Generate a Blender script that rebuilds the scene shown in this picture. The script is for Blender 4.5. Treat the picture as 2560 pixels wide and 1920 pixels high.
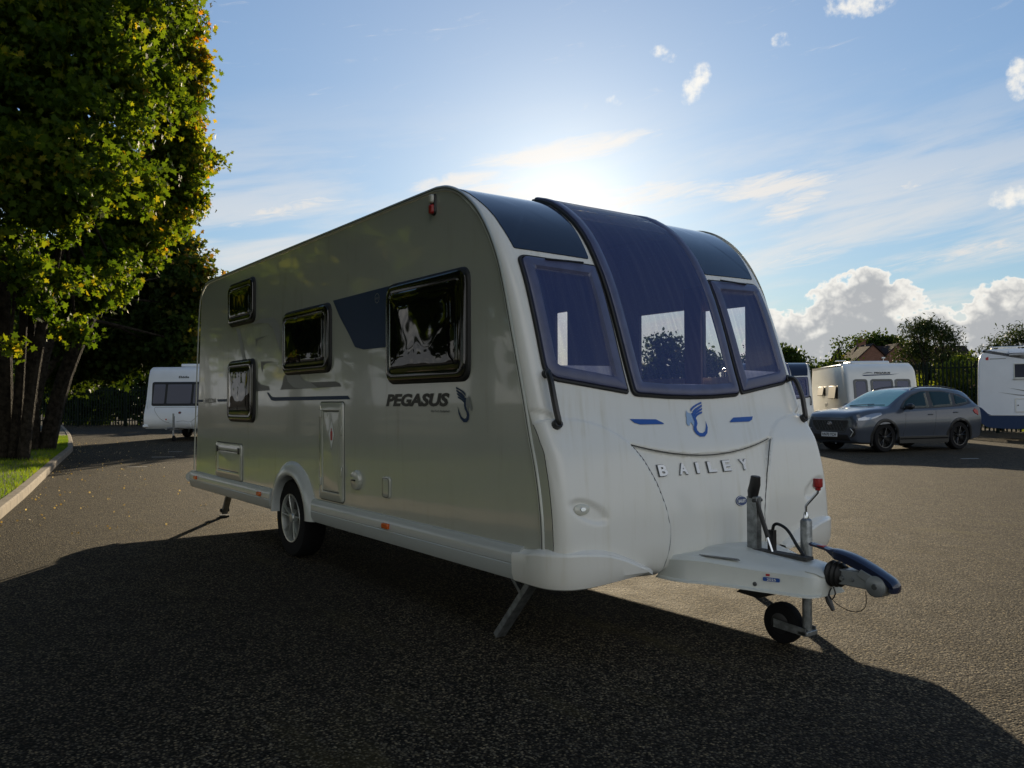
import bpy, bmesh, math, random
import numpy as np
from mathutils import Vector, Matrix
R = math.radians
for o in list(bpy.data.objects): bpy.data.objects.remove(o)
scene = bpy.context.scene
col = scene.collection

# ------------------------------------------------------------------ camera
CAM = Vector((5.7695, -3.7104, 1.2915))
YAW, PITCH, ROLL, FPX = R(143.7477), R(1.26), R(-0.2216), 2056.2
cd = bpy.data.cameras.new('camera'); cam = bpy.data.objects.new('camera', cd); col.objects.link(cam)
fv = Vector((math.cos(YAW)*math.cos(PITCH), math.sin(YAW)*math.cos(PITCH), math.sin(PITCH)))
r0 = fv.cross(Vector((0,0,1))).normalized(); u0 = r0.cross(fv)
rv = math.cos(ROLL)*r0 + math.sin(ROLL)*u0; uv = -math.sin(ROLL)*r0 + math.cos(ROLL)*u0
cam.matrix_world = Matrix(((rv.x,uv.x,-fv.x,CAM.x),(rv.y,uv.y,-fv.y,CAM.y),(rv.z,uv.z,-fv.z,CAM.z),(0,0,0,1)))
cd.sensor_width = 36; cd.lens = FPX/2560*36; cd.clip_start = .05; cd.clip_end = 3000
scene.camera = cam
scene.render.resolution_x = 1024; scene.render.resolution_y = 768

# ------------------------------------------------------------------ light
SUN_AZ, SUN_EL = R(140.0), R(12.3)
sl = bpy.data.lights.new('sun','SUN'); sl.energy = 5; sl.angle = R(.5); sl.color = (1,.82,.56)
so = bpy.data.objects.new('sun', sl); col.objects.link(so)
sd = Vector((math.cos(SUN_AZ)*math.cos(SUN_EL), math.sin(SUN_AZ)*math.cos(SUN_EL), math.sin(SUN_EL)))
so.rotation_euler = sd.to_track_quat('Z','Y').to_euler(); so.location = (0,0,30)

scene.view_settings.view_transform = 'Standard'; scene.view_settings.look = 'None'
scene.view_settings.gamma = 1; scene.view_settings.exposure = 0.86

# node expression helper
class X:
    nt = None
    def __init__(s, sock): s.s = sock
    @staticmethod
    def m(op, *a):
        n = X.nt.nodes.new('ShaderNodeMath'); n.operation = op
        for i, v in enumerate(a):
            if isinstance(v, X): X.nt.links.new(v.s, n.inputs[i])
            else: n.inputs[i].default_value = v
        return X(n.outputs[0])
    def __add__(a,b): return X.m('ADD',a,b)
    __radd__ = __add__
    def __sub__(a,b): return X.m('SUBTRACT',a,b)
    def __rsub__(a,b): return X.m('SUBTRACT',b,a)
    def __mul__(a,b): return X.m('MULTIPLY',a,b)
    __rmul__ = __mul__
    def __truediv__(a,b): return X.m('DIVIDE',a,b)
    def __rtruediv__(a,b): return X.m('DIVIDE',b,a)
def sstep(x, a, b):
    n = X.nt.nodes.new('ShaderNodeMapRange'); n.interpolation_type = 'SMOOTHSTEP'
    X.nt.links.new(x.s, n.inputs[0]); n.inputs[1].default_value = a; n.inputs[2].default_value = b
    return X(n.outputs[0])
def noise(vec, scale, detail=4, rough=.55, dist=0):
    n = X.nt.nodes.new('ShaderNodeTexNoise'); n.inputs['Scale'].default_value = scale
    n.inputs['Detail'].default_value = detail; n.inputs['Roughness'].default_value = rough
    n.inputs['Distortion'].default_value = dist
    X.nt.links.new(vec, n.inputs['Vector']); return X(n.outputs['Fac'])
def comb(x, y, z=0.0):
    n = X.nt.nodes.new('ShaderNodeCombineXYZ')
    for i, v in enumerate((x,y,z)):
        if isinstance(v, X): X.nt.links.new(v.s, n.inputs[i])
        else: n.inputs[i].default_value = v
    return n.outputs[0]
def mixc(f, a, b):
    n = X.nt.nodes.new('ShaderNodeMix'); n.data_type = 'RGBA'
    for k, v in ((0,f),(6,a),(7,b)):
        if isinstance(v, X): X.nt.links.new(v.s, n.inputs[k])
        elif isinstance(v, bpy.types.NodeSocket): X.nt.links.new(v, n.inputs[k])
        elif k == 0: n.inputs[0].default_value = v
        else: n.inputs[k].default_value = (*v, 1)
    return n.outputs[2]

def make_world():
    w = bpy.data.worlds.new("World"); scene.world = w; w.use_nodes = True
    nt = w.node_tree; X.nt = nt; nt.nodes.clear()
    sky = nt.nodes.new('ShaderNodeTexSky'); sky.sky_type = 'NISHITA'; sky.sun_disc = False
    sky.sun_elevation = SUN_EL; sky.sun_rotation = math.pi/2 - SUN_AZ
    sky.air_density = 1.0; sky.dust_density = .05; sky.ozone_density = 2.2; sky.altitude = 50
    tc = nt.nodes.new('ShaderNodeTexCoord')
    def dot(v):
        n = nt.nodes.new('ShaderNodeVectorMath'); n.operation = 'DOT_PRODUCT'
        nt.links.new(tc.outputs['Generated'], n.inputs[0]); n.inputs[1].default_value = v; return X(n.outputs['Value'])
    c, s = math.cos(YAW), math.sin(YAW)
    u = X.m('ARCTAN2', dot((s,-c,0)), dot((c,s,0)))*57.2958
    e = X.m('ARCSINE', dot((0,0,1)))*57.2958
    cs = dot(tuple(sd))
    ang = X.m('ARCCOSINE', X.m('MINIMUM', cs, .99999))*57.2958     # degrees from the sun
    def blob(u1,e1,ru,re,rot=0):
        du, de = u-u1, e-e1
        cr, sr = math.cos(R(rot)), math.sin(R(rot))
        a = (du*cr+de*sr)*(1/ru); b = (de*cr-du*sr)*(1/re)
        return X.m('MAXIMUM', 1-(a*a+b*b), 0.0)
    def mx(*l):
        r = l[0]
        for k in l[1:]: r = X.m('MAXIMUM', r, k)
        return r
    P = comb(u,e)
    n1 = noise(P, .42, 7, .6); n2 = noise(P, 1.3, 5, .6)
    # cumulus banks low over the horizon and a few small puffs; unseen banks behind the camera added to light the caravan front
    cu = mx(blob(23.2,3.6,5.4,5.2), blob(18.6,2.2,3.6,4.6), blob(27,2.4,3.6,4.2), blob(23.2,6.2,2.6,2.6), blob(31.0,3.2,3.4,4.6), blob(35,4,4,5),
            blob(33.5,1.2,9,2.2), blob(55,5,16,8), blob(-60,2,18,5), blob(95,14,26,12),blob(-120,10,34,12),blob(150,22,34,20),blob(178,40,40,22),blob(-165,16,30,14))
    bil = X.m('ABSOLUTE', noise(P, .85, 3, .45)*2-1)*-1 + .25
    cud = cu + ((n1-.5)*1.25 + bil*.95 + (n2-.5)*.18)*sstep(cu, .0, .25)
    cum = sstep(cud, .30, .44)
    pf = mx(blob(12.8,20.8,.95,1.7,-32), blob(23.2,24.3,2.7,1.15), blob(27.5,24.9,3.2,1.0), blob(31.9,18.6,.8,1.5), blob(31.6,11.9,1.6,.8),blob(10.6,22.8,1.3,.6,-25)*.6,blob(7.3,20.1,1.1,.5,15)*.5,blob(18.5,22.8,1,.6)*.55)
    pfm = sstep(pf + ((n2-.5)*2.2 + (n1-.5)*.8)*sstep(pf, .0, .3), .20, 1.2)*.92
    # cirrus: fibres stretched along a slight slope
    a = R(9.0); us = u*math.cos(a)+e*math.sin(a); es = e*math.cos(a)-u*math.sin(a)
    w1 = noise(comb(us*.09, es*.62), 1.0, 7, .62, .5); w2 = noise(comb(us*.30, es*1.7), 1.0, 6, .7, .9)
    st = mx(blob(3.4,17.0,8.2,1.0,9), blob(-3.6,15.2,4.2,.8,12)*.9, blob(17.5,14.0,6.0,1.1,3), blob(19.3,12.9,3.4,1.3,26)*.85, blob(11,14.2,7,.9,0)*.75, blob(25,13,8,1.0,12)*.6, blob(20,9.6,9,.9,10)*.6, blob(29,8.8,6,1.0,8)*.65, blob(7,13.4,6.5,1.2,2)*.75, blob(-16,12.7,6,.75,13)*.8, blob(-6,12,6,1.2,12)*.55, blob(-1.5,13.4,7.5,2.4,4)*.95)
    ci = sstep(st + (w2-.5)*1.9 + (w1-.5)*.6, .15, 1.05)
    lowband = sstep(e, 22.0, 8.0)
    n_band = noise(comb(us*.05, es*.33), 1.0, 5, .55, .4)
    veil = sstep(n_band*.6+w1*.4, .41, .60)*lowband*.75
    hz = sstep(e, 9.0, -1.0)*.25
    cim = mx(ci*.95, veil, hz)
    # thin cloud scatters sunlight forward: brighter near the sun's direction
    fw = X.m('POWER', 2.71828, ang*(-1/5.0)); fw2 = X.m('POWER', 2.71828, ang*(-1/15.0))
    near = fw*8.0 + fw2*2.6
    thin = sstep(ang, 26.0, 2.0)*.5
    def rgb_scale(colr, k):
        n = nt.nodes.new('ShaderNodeVectorMath'); n.operation = 'SCALE'; n.inputs[0].default_value = colr
        nt.links.new(k.s, n.inputs['Scale']); return n.outputs[0]
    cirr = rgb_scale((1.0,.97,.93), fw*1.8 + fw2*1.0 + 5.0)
    lum = nt.nodes.new('ShaderNodeRGBToBW'); nt.links.new(sky.outputs[0], lum.inputs[0])
    gain = 1.12/(X(lum.outputs[0])*.16+1)
    sc = nt.nodes.new('ShaderNodeVectorMath'); sc.operation = 'SCALE'; nt.links.new(sky.outputs[0], sc.inputs[0]); nt.links.new(gain.s, sc.inputs['Scale'])
    tn = nt.nodes.new('ShaderNodeVectorMath'); tn.operation = 'MULTIPLY'; nt.links.new(sc.outputs[0], tn.inputs[0]); tn.inputs[1].default_value = (.90,1.0,1.10)
    sky2 = mixc(.04, tn.outputs[0], (2.9,2.9,2.9))
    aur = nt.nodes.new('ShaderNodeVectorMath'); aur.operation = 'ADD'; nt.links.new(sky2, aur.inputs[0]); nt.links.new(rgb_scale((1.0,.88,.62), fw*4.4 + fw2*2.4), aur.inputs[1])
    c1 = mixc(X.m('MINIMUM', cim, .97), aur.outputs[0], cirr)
    edge = sstep(cud, .30, .95)
    anti = sstep(ang, 70.0, 130.0)*4.0  # extra brightness for the added clouds opposite the sun, filling the caravan front
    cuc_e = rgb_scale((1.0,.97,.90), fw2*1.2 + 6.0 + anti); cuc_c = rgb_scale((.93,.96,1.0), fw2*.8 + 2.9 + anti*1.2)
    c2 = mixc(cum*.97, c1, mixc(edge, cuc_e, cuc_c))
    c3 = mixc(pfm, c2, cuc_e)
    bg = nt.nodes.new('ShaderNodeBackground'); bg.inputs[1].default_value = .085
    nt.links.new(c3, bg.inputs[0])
    out = nt.nodes.new('ShaderNodeOutputWorld'); nt.links.new(bg.outputs[0], out.inputs[0])
make_world()

# ------------------------------------------------------------------ materials
def mat(name, c, rough=.5, metal=0, spec=.5, coat=0, bump=None, var=None, trans=None, bdet=4):
    """bump=(scale,strength,dist) noise relief; var=(scale,amount) tone variation of the material itself"""
    m = bpy.data.materials.new(name); m.use_nodes = True; nt = m.node_tree; X.nt = nt
    b = nt.nodes['Principled BSDF']
    b.inputs['Base Color'].default_value = (*c,1); b.inputs['Roughness'].default_value = rough
    b.inputs['Metallic'].default_value = metal; b.inputs['Specular IOR Level'].default_value = spec
    b.inputs['Coat Weight'].default_value = coat; b.inputs['Coat Roughness'].default_value = .04
    tc = nt.nodes.new('ShaderNodeTexCoord')
    if var:
        n = noise(tc.outputs['Object'], var[0], 5, .6)
        nt.links.new(mixc(sstep(n,.3,.7), tuple(k*(1-var[1]) for k in c), tuple(min(1,k*(1+var[1])) for k in c)), b.inputs['Base Color'])
    if bump:
        n = noise(tc.outputs['Object'], bump[0], bdet, .6)
        bp = nt.nodes.new('ShaderNodeBump'); bp.inputs['Strength'].default_value = bump[1]; bp.inputs['Distance'].default_value = bump[2]
        nt.links.new(n.s, bp.inputs['Height']); nt.links.new(bp.outputs[0], b.inputs['Normal'])
        if coat: nt.links.new(bp.outputs[0], b.inputs['Coat Normal'])
    if trans:
        tr = nt.nodes.new('ShaderNodeBsdfTransparent'); tr.inputs[0].default_value = (*trans[1],1)
        ms = nt.nodes.new('ShaderNodeMixShader'); ms.inputs[0].default_value = trans[0]
        nt.links.new(b.outputs[0], ms.inputs[1]); nt.links.new(tr.outputs[0], ms.inputs[2])
        nt.links.new(ms.outputs[0], nt.nodes['Material Output'].inputs[0])
    return m
M = {}
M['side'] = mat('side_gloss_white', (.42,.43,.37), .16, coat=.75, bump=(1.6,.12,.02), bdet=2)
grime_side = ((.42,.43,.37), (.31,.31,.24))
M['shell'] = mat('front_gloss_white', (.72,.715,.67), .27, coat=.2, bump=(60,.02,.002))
def grime(m, clean, dirty, amt):
    nt = m.node_tree; X.nt = nt; tc = nt.nodes.new('ShaderNodeTexCoord'); sp = nt.nodes.new('ShaderNodeSeparateXYZ'); nt.links.new(tc.outputs['Object'], sp.inputs[0])
    x, y, z = (X(k) for k in sp.outputs); a = noise(comb(y*14+x*9, z*1.1), 1.0, 5, .6); b = noise(tc.outputs['Object'], 1.7, 4, .6)
    nt.links.new(mixc(sstep(a,.48,.78)*sstep(b,.40,.65)*amt, clean, dirty), nt.nodes['Principled BSDF'].inputs['Base Color'])
grime(M['shell'], (.72,.715,.67), (.50,.46,.33), .55)
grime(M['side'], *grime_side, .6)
M['alu'] = mat('skirt_white', (.44,.465,.46), .22, coat=.3)
M['rail'] = mat('rail_aluminium', (.62,.64,.62), .32, metal=.5)
M['black'] = mat('black_plastic', (.012,.012,.013), .38)
M['rubber'] = mat('rubber', (.010,.010,.010), .6)
M['tyre'] = mat('tyre_rubber', (.008,.008,.009), .85, spec=.2, bump=(60,.25,.004))
M['glass_dark'] = mat('dark_acrylic', (.004,.004,.004), .03, spec=.5, bump=(3.2,.30,.03), bdet=1.0)
M['frame_dark'] = mat('window_frame_dark', (.006,.006,.006), .08, spec=.6, bump=(2.5,.10,.01))
M['blue_frame'] = mat('blue_acrylic_frame', (.075,.085,.160), .33, spec=.5, var=(9,.12), bump=(90,.06,.002))
M['navy'] = mat('navy_roof_panel', (.010,.014,.030), .08, spec=.55, coat=.5, bump=(2,.03,.01))
M['decal_blue'] = mat('blue_vinyl', (.015,.045,.16), .35)
M['decal_navy'] = mat('navy_vinyl', (.012,.032,.085), .5, spec=.3)
M['decal_bright'] = mat('bright_blue_vinyl', (.02,.085,.34), .35)
M['decal_grey'] = mat('grey_vinyl', (.20,.21,.205), .35)
M['decal_dgrey'] = mat('dark_grey_vinyl', (.07,.075,.075), .35)
M['decal_black'] = mat('black_vinyl', (.006,.006,.007), .35)
M['decal_red'] = mat('red_vinyl', (.42,.015,.02), .4)
M['decal_white'] = mat('white_vinyl', (.75,.76,.76), .4)
M['seam'] = mat('seam_shadow_gap', (.05,.05,.048), .8)
M['galv'] = mat('galvanised_steel', (.24,.255,.26), .42, metal=.75, var=(22,.35), bump=(40,.15,.003))
M['chrome'] = mat('chrome', (.55,.58,.62), .14, metal=1)
M['cover'] = mat('hitch_cover_plastic', (.60,.62,.58), .32, coat=.1, var=(6,.04))
M['alloy'] = mat('silver_alloy', (.50,.52,.50), .28, metal=.6)
M['silver'] = mat('cast_silver', (.28,.30,.31), .40, metal=.5, bump=(60,.1,.002))
M['amber'] = mat('amber_lens', (.55,.10,.012), .2)
M['red'] = mat('red_plastic', (.32,.012,.012), .3)
M['clear'] = mat('clear_lens', (.55,.55,.48), .08)
M['dark_in'] = mat('underbody_dark', (.012,.012,.012), .8)
M['wood'] = mat('interior_wood', (.16,.09,.05), .5)
M['sofa'] = mat('upholstery', (.05,.055,.09), .9)
M['navy_plastic'] = mat('navy_plastic', (.012,.018,.045), .22, coat=.3)

def blue_glass():
    m = mat('blue_acrylic_pane', (.030,.050,.150), .10, spec=.5)
    nt = m.node_tree; X.nt = nt; b = nt.nodes['Principled BSDF']
    tc = nt.nodes.new('ShaderNodeTexCoord')
    sep = nt.nodes.new('ShaderNodeSeparateXYZ'); nt.links.new(tc.outputs['Object'], sep.inputs[0])
    y, z = X(sep.outputs[1]), X(sep.outputs[2])
    n = noise(comb(y*28, z*1.6), 1.0, 4, .6)              # rain runs down the pane
    dr = noise(tc.outputs['Object'], 190, 2, .5)           # droplets
    bp = nt.nodes.new('ShaderNodeBump'); bp.inputs['Strength'].default_value = .22; bp.inputs['Distance'].default_value = .003
    nt.links.new((n*.6+sstep(dr,.62,.7)*.5).s, bp.inputs['Height']); nt.links.new(bp.outputs[0], b.inputs['Normal'])
    nt.links.new(mixc(sstep(n,.35,.75), (.072,.105,.30), (.115,.145,.34)), b.inputs['Base Color'])
    tr = nt.nodes.new('ShaderNodeBsdfTransparent'); nt.links.new(mixc(sstep(n,.4,.7), (.80,.79,.88), (1.0,.98,1.0)), tr.inputs[0])
    ms = nt.nodes.new('ShaderNodeMixShader'); nt.links.new((.58+sstep(dr,.60,.68)*.22).s, ms.inputs[0])
    nt.links.new(b.outputs[0], ms.inputs[1]); nt.links.new(tr.outputs[0], ms.inputs[2])
    nt.links.new(ms.outputs[0], nt.nodes['Material Output'].inputs[0])
    return m
M['blue_glass'] = blue_glass()
M['far_glass'] = mat('far_window_glass', (.1,.1,.1), .1, trans=(.86,(.95,.93,.92)))

def asphalt():
    m = mat('asphalt', (.06,.055,.05), .9, spec=.10); nt = m.node_tree; X.nt = nt; b = nt.nodes['Principled BSDF']
    tc = nt.nodes.new('ShaderNodeTexCoord'); P = tc.outputs['Object']
    vo = nt.nodes.new('ShaderNodeTexVoronoi'); vo.inputs['Scale'].default_value = 98; nt.links.new(P, vo.inputs['Vector'])
    vo2 = nt.nodes.new('ShaderNodeTexVoronoi'); vo2.inputs['Scale'].default_value = 42; nt.links.new(P, vo2.inputs['Vector'])
    big = noise(P, .35, 4, .6); mid = noise(P, 3.2, 5, .65); fine = noise(P, 170, 2, .6)
    st = nt.nodes.new('ShaderNodeSeparateColor'); nt.links.new(vo.outputs['Color'], st.inputs[0])
    stone = X(st.outputs[0])
    base = mixc(sstep(mid,.3,.7), (.009,.008,.006), (.018,.015,.011))
    pw = X.m('POWER', stone, 3.0)
    tone = mixc(X(st.outputs[2]), (.42,.335,.20), (.22,.20,.15))
    c1 = mixc(pw*.85, base, tone)
    c2 = mixc(sstep(X(vo.outputs['Distance']),.35,.75)*.85, c1, (.003,.003,.003))
    c3 = mixc(sstep(big,.52,.72)*.35, c2, (.020,.018,.016))
    pt = noise(P, 1.1, 4, .7)
    c4 = mixc(sstep(pt,.62,.70)*.55, c3, (.018,.018,.018))
    mp = nt.nodes.new('ShaderNodeMapping'); mp.inputs['Rotation'].default_value = (0,0,.55); mp.inputs['Scale'].default_value = (.35,1.6,1); nt.links.new(P, mp.inputs[0])
    trk = noise(mp.outputs[0], 1.3, 5, .65)                 # worn, mossy streaks where tyres do not run
    c5 = mixc(sstep(trk,.56,.72)*.38, c4, (.085,.070,.026))
    c6 = mixc(sstep(noise(P,.16,3,.5),.55,.62)*.30, c5, (.012,.011,.010))
    nt.links.new(c6, b.inputs['Base Color'])
    nt.links.new((.90-sstep(mid,.3,.75)*.10).s, b.inputs['Roughness'])
    h = (1-X(vo.outputs['Distance'])*1.0)*.7 + (1-X(vo2.outputs['Distance']))*.5 + fine*.3
    bp = nt.nodes.new('ShaderNodeBump'); bp.inputs['Strength'].default_value = 1.0; bp.inputs['Distance'].default_value = .016
    nt.links.new(h.s, bp.inputs['Height']); nt.links.new(bp.outputs[0], b.inputs['Normal'])
    return m
M['asphalt'] = asphalt()
M['paint'] = mat('worn_white_paint', (.5,.5,.48), .7, var=(30,.3))
M['soil'] = mat('verge_soil', (.05,.045,.025), .9, var=(3,.4), bump=(12,.5,.03))
M['kerb'] = mat('kerb_concrete', (.16,.13,.095), .9, var=(5,.25), bump=(50,.4,.006))

def leafmat(name, stops, transl=.5, seedscale=.6):
    m = bpy.data.materials.new(name); m.use_nodes = True; nt = m.node_tree; X.nt = nt
    b = nt.nodes['Principled BSDF']; b.inputs['Roughness'].default_value = .62; b.inputs['Specular IOR Level'].default_value = .08
    at = nt.nodes.new('ShaderNodeAttribute'); at.attribute_name = 'tint'
    cr = nt.nodes.new('ShaderNodeValToRGB')
    while len(cr.color_ramp.elements) < len(stops): cr.color_ramp.elements.new(.5)
    for el, (p, c) in zip(cr.color_ramp.elements, stops): el.position = p; el.color = (*c,1)
    nt.links.new(at.outputs['Fac'], cr.inputs[0]); nt.links.new(cr.outputs[0], b.inputs['Base Color'])
    tr = nt.nodes.new('ShaderNodeBsdfTranslucent')
    mul = nt.nodes.new('ShaderNodeMix'); mul.data_type = 'RGBA'; mul.blend_type = 'MULTIPLY'; mul.inputs[0].default_value = 1
    nt.links.new(cr.outputs[0], mul.inputs[6]); mul.inputs[7].default_value = (2.9,2.4,.7,1)
    nt.links.new(mul.outputs[2], tr.inputs[0])
    ms = nt.nodes.new('ShaderNodeMixShader'); ms.inputs[0].default_value = transl
    nt.links.new(b.outputs[0], ms.inputs[1]); nt.links.new(tr.outputs[0], ms.inputs[2])
    nt.links.new(ms.outputs[0], nt.nodes['Material Output'].inputs[0]); return m
M['maple'] = leafmat('maple_leaves', [(0,(.020,.045,.008)),(.50,(.052,.092,.010)),(.75,(.12,.14,.014)),(.95,(.20,.16,.018)),(1,(.24,.12,.015))])
M['dleaf'] = leafmat('dark_leaves', [(0,(.012,.026,.006)),(.7,(.028,.050,.010)),(.95,(.09,.09,.015)),(1,(.16,.10,.02))], .35)
M['hedge'] = leafmat('hedge_leaves', [(0,(.035,.06,.014)),(.6,(.07,.10,.02)),(.9,(.15,.15,.03)),(1,(.22,.15,.03))], .4)
M['hedge_lit'] = leafmat('sunlit_yellow_hedge_leaves', [(0,(.05,.08,.02)),(.6,(.12,.16,.035)),(1,(.28,.25,.05))], .5)  # yellow-green hedge, its leaf colours brightened to look sunlit
M['conifer'] = leafmat('conifer_needles', [(0,(.012,.024,.010)),(1,(.035,.052,.02))], .2)
M['grass'] = leafmat('grass_blades', [(0,(.045,.09,.012)),(.6,(.09,.15,.018)),(1,(.17,.18,.03))], .5)
M['litter'] = leafmat('fallen_leaves', [(0,(.20,.15,.07)),(.6,(.34,.27,.15)),(1,(.55,.48,.36))], .2)
M['bark'] = mat('bark', (.026,.022,.017), .95, spec=.1, var=(9,.6), bump=(16,1.0,.06))

# ------------------------------------------------------------------ mesh helpers
def tag(o, label=None, cat=None, group=None, kind=None):
    if label: o['label'] = label
    if cat: o['category'] = cat
    if group: o['group'] = group
    if kind: o['kind'] = kind
    return o
def empty(name, loc=(0,0,0), rz=0):
    o = bpy.data.objects.new(name, None); col.objects.link(o); o.location = loc; o.rotation_euler = (0,0,rz); o.empty_display_size = .2
    return o
class MB:
    def __init__(s): s.v = []; s.f = []
    def add(s, v, f):
        k = len(s.v); s.v += [tuple(p) for p in v]; s.f += [tuple(i+k for i in q) for q in f]; return s
    def box(s, x0, x1, y0, y1, z0, z1):
        return s.add([(x0,y0,z0),(x1,y0,z0),(x1,y1,z0),(x0,y1,z0),(x0,y0,z1),(x1,y0,z1),(x1,y1,z1),(x0,y1,z1)],
              [(0,3,2,1),(4,5,6,7),(0,1,5,4),(1,2,6,5),(2,3,7,6),(3,0,4,7)])
    def prism(s, pts, d, cap=True):
        """pts: 3-D loop, d: extrusion vector"""
        n = len(pts); v = list(pts)+[tuple(a+b for a,b in zip(p,d)) for p in pts]
        f = [(i,(i+1)%n,(i+1)%n+n,i+n) for i in range(n)]
        if cap: f += [tuple(range(n-1,-1,-1)), tuple(range(n,2*n))]
        return s.add(v, f)
    def tube(s, pts, r, n=10, cap=True, sq=False):
        pts = [Vector(p) for p in pts]; L = len(pts)
        rr = r if isinstance(r,(list,tuple)) else [r]*L
        v = []; prev = None
        for i, p in enumerate(pts):
            t = (pts[min(i+1,L-1)]-pts[max(i-1,0)]).normalized()
            if prev is None:
                a = Vector((0,0,1)) if abs(t.z) < .9 else Vector((1,0,0))
                a = (a-t*a.dot(t)).normalized()
            else: a = (prev-t*prev.dot(t)).normalized()
            prev = a; b = t.cross(a)
            for k in range(n):
                w = 2*math.pi*(k+.5)/n if sq else 2*math.pi*k/n
                q = p+(a*math.cos(w)+b*math.sin(w))*rr[i]; v.append(tuple(q))
        f = [(i*n+k, i*n+(k+1)%n, (i+1)*n+(k+1)%n, (i+1)*n+k) for i in range(L-1) for k in range(n)]
        if cap: f += [tuple(range(n-1,-1,-1)), tuple(range((L-1)*n, L*n))]
        return s.add(v, f)
    def lathe(s, prof, c, axis='y', n=32):
        """prof: list of (radius, offset along axis)"""
        v = []
        for (r, o) in prof:
            for k in range(n):
                a = 2*math.pi*k/n; x, z = r*math.cos(a), r*math.sin(a)
                if axis == 'y': v.append((c[0]+x, c[1]+o, c[2]+z))
                elif axis == 'z': v.append((c[0]+x, c[1]+z, c[2]+o))
                else: v.append((c[0]+o, c[1]+x, c[2]+z))
        f = [(i*n+k,(i+1)*n+k,(i+1)*n+(k+1)%n,i*n+(k+1)%n) for i in range(len(prof)-1) for k in range(n)]
        return s.add(v, f)
    def build(s, name, m, parent=None, smooth=True, bevel=0, angle=35):
        me = bpy.data.meshes.new(name); me.from_pydata(s.v, [], s.f); me.validate(); me.update()
        bm = bmesh.new(); bm.from_mesh(me); bmesh.ops.recalc_face_normals(bm, faces=bm.faces); bm.to_mesh(me); bm.free()
        o = bpy.data.objects.new(name, me); col.objects.link(o)
        me.materials.append(M[m] if isinstance(m,str) else m)
        if bevel:
            b = o.modifiers.new('bevel','BEVEL'); b.width = bevel; b.segments = 2; b.limit_method = 'ANGLE'; b.angle_limit = R(40)
        if smooth:
            me.polygons.foreach_set('use_smooth', [True]*len(me.polygons)); me.set_sharp_from_angle(angle=R(angle))
        if parent: o.parent = parent
        return o
def rpoly(pts, r, n=5):
    """fillet the corners of a 2-D polygon; r a number or a list"""
    out = []; N = len(pts)
    for i in range(N):
        p = Vector(pts[i][:2]); a = Vector(pts[i-1][:2])-p; b = Vector(pts[(i+1)%N][:2])-p
        rad = r[i] if isinstance(r,(list,tuple)) else r
        if rad <= 0: out.append(tuple(p)); continue
        la, lb = a.length, b.length; ang = a.angle(b); d = min(rad/math.tan(ang/2), la*.49, lb*.49)
        p0 = p+a.normalized()*d; p1 = p+b.normalized()*d
        for k in range(n+1):
            t = k/n; q = p0*(1-t)**2 + p*2*t*(1-t) + p1*t*t; out.append(tuple(q))
    return out
def resample(pts, step):
    out = []; N = len(pts)
    for i in range(N):
        a, b = Vector(pts[i]), Vector(pts[(i+1)%N]); k = max(1, int((b-a).length/step))
        for j in range(k): out.append(tuple(a+(b-a)*(j/k)))
    return out
def inset(pts, d):
    if d == 0: return list(pts)
    N = len(pts); A = sum(pts[i][0]*pts[(i+1)%N][1]-pts[(i+1)%N][0]*pts[i][1] for i in range(N)); sg = 1 if A > 0 else -1
    out = []
    for i in range(N):
        a, p, b = Vector(pts[i-1]), Vector(pts[i]), Vector(pts[(i+1)%N])
        t = (b-a); t = t.normalized() if t.length > 1e-9 else Vector((1,0)); out.append((p.x-t.y*d*sg, p.y+t.x*d*sg))
    return out
def rings(outline, mapf, levels, cap=3, dome=0):
    """outline 2-D; levels [(inset, offset)], then closes to the centre in `cap` rings, rising by dome"""
    m = MB(); N = len(outline); loops = [inset(outline, d) for d, o in levels]
    v = []
    for L, (d, o) in zip(loops, levels): v += [mapf(p[0], p[1], o) for p in L]
    last = loops[-1]; cx = sum(p[0] for p in last)/N; cy = sum(p[1] for p in last)/N; o = levels[-1][1]
    nl = len(levels)
    if cap:
        for k in range(1, cap):
            t = k/cap
            v += [mapf(p[0]+(cx-p[0])*t, p[1]+(cy-p[1])*t, o+dome*(1-(1-t)**2)) for p in last]
        nl += cap-1
    f = [(i*N+k, i*N+(k+1)%N, (i+1)*N+(k+1)%N, (i+1)*N+k) for i in range(nl-1) for k in range(N)]
    if cap:
        v.append(mapf(cx, cy, o+dome)); c = len(v)-1
        f += [((nl-1)*N+k, (nl-1)*N+(k+1)%N, c) for k in range(N)]
    return m.add(v, f)
def miter(pts, d):
    N = len(pts); A = sum(pts[i][0]*pts[(i+1)%N][1]-pts[(i+1)%N][0]*pts[i][1] for i in range(N)); sg = 1 if A > 0 else -1; out = []
    for i in range(N):
        a, p, b = Vector(pts[i-1]), Vector(pts[i]), Vector(pts[(i+1)%N])
        t1, t2 = (p-a).normalized(), (b-p).normalized(); n1, n2 = Vector((-t1.y,t1.x))*sg, Vector((-t2.y,t2.x))*sg
        m = n1+n2; m = m/max(m.length_squared/2, .3); out.append(tuple(p+m*d))
    return out
def rloop(P, d, r, n=6, e=8):
    Q = miter(P, d); N = len(Q); rr = [max(k-d*.55, min(k,.018)) if k > 0 else 0 for k in (r if isinstance(r,(list,tuple)) else [r]*N)]
    cs = []
    for i in range(N):
        c = rpoly([Q[i-1],Q[i],Q[(i+1)%N]], [0,rr[i],0], n)[1:-1] if rr[i] > 0 else [Q[i]]*(n+1)
        cs.append(c)
    out = []
    for i in range(N):
        out += cs[i] if rr[i] > 0 else [Q[i]]
        a, b = Vector(cs[i][-1]), Vector(cs[(i+1)%N][0])
        out += [tuple(a.lerp(b,k/e)) for k in range(1,e)]
    return out
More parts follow.
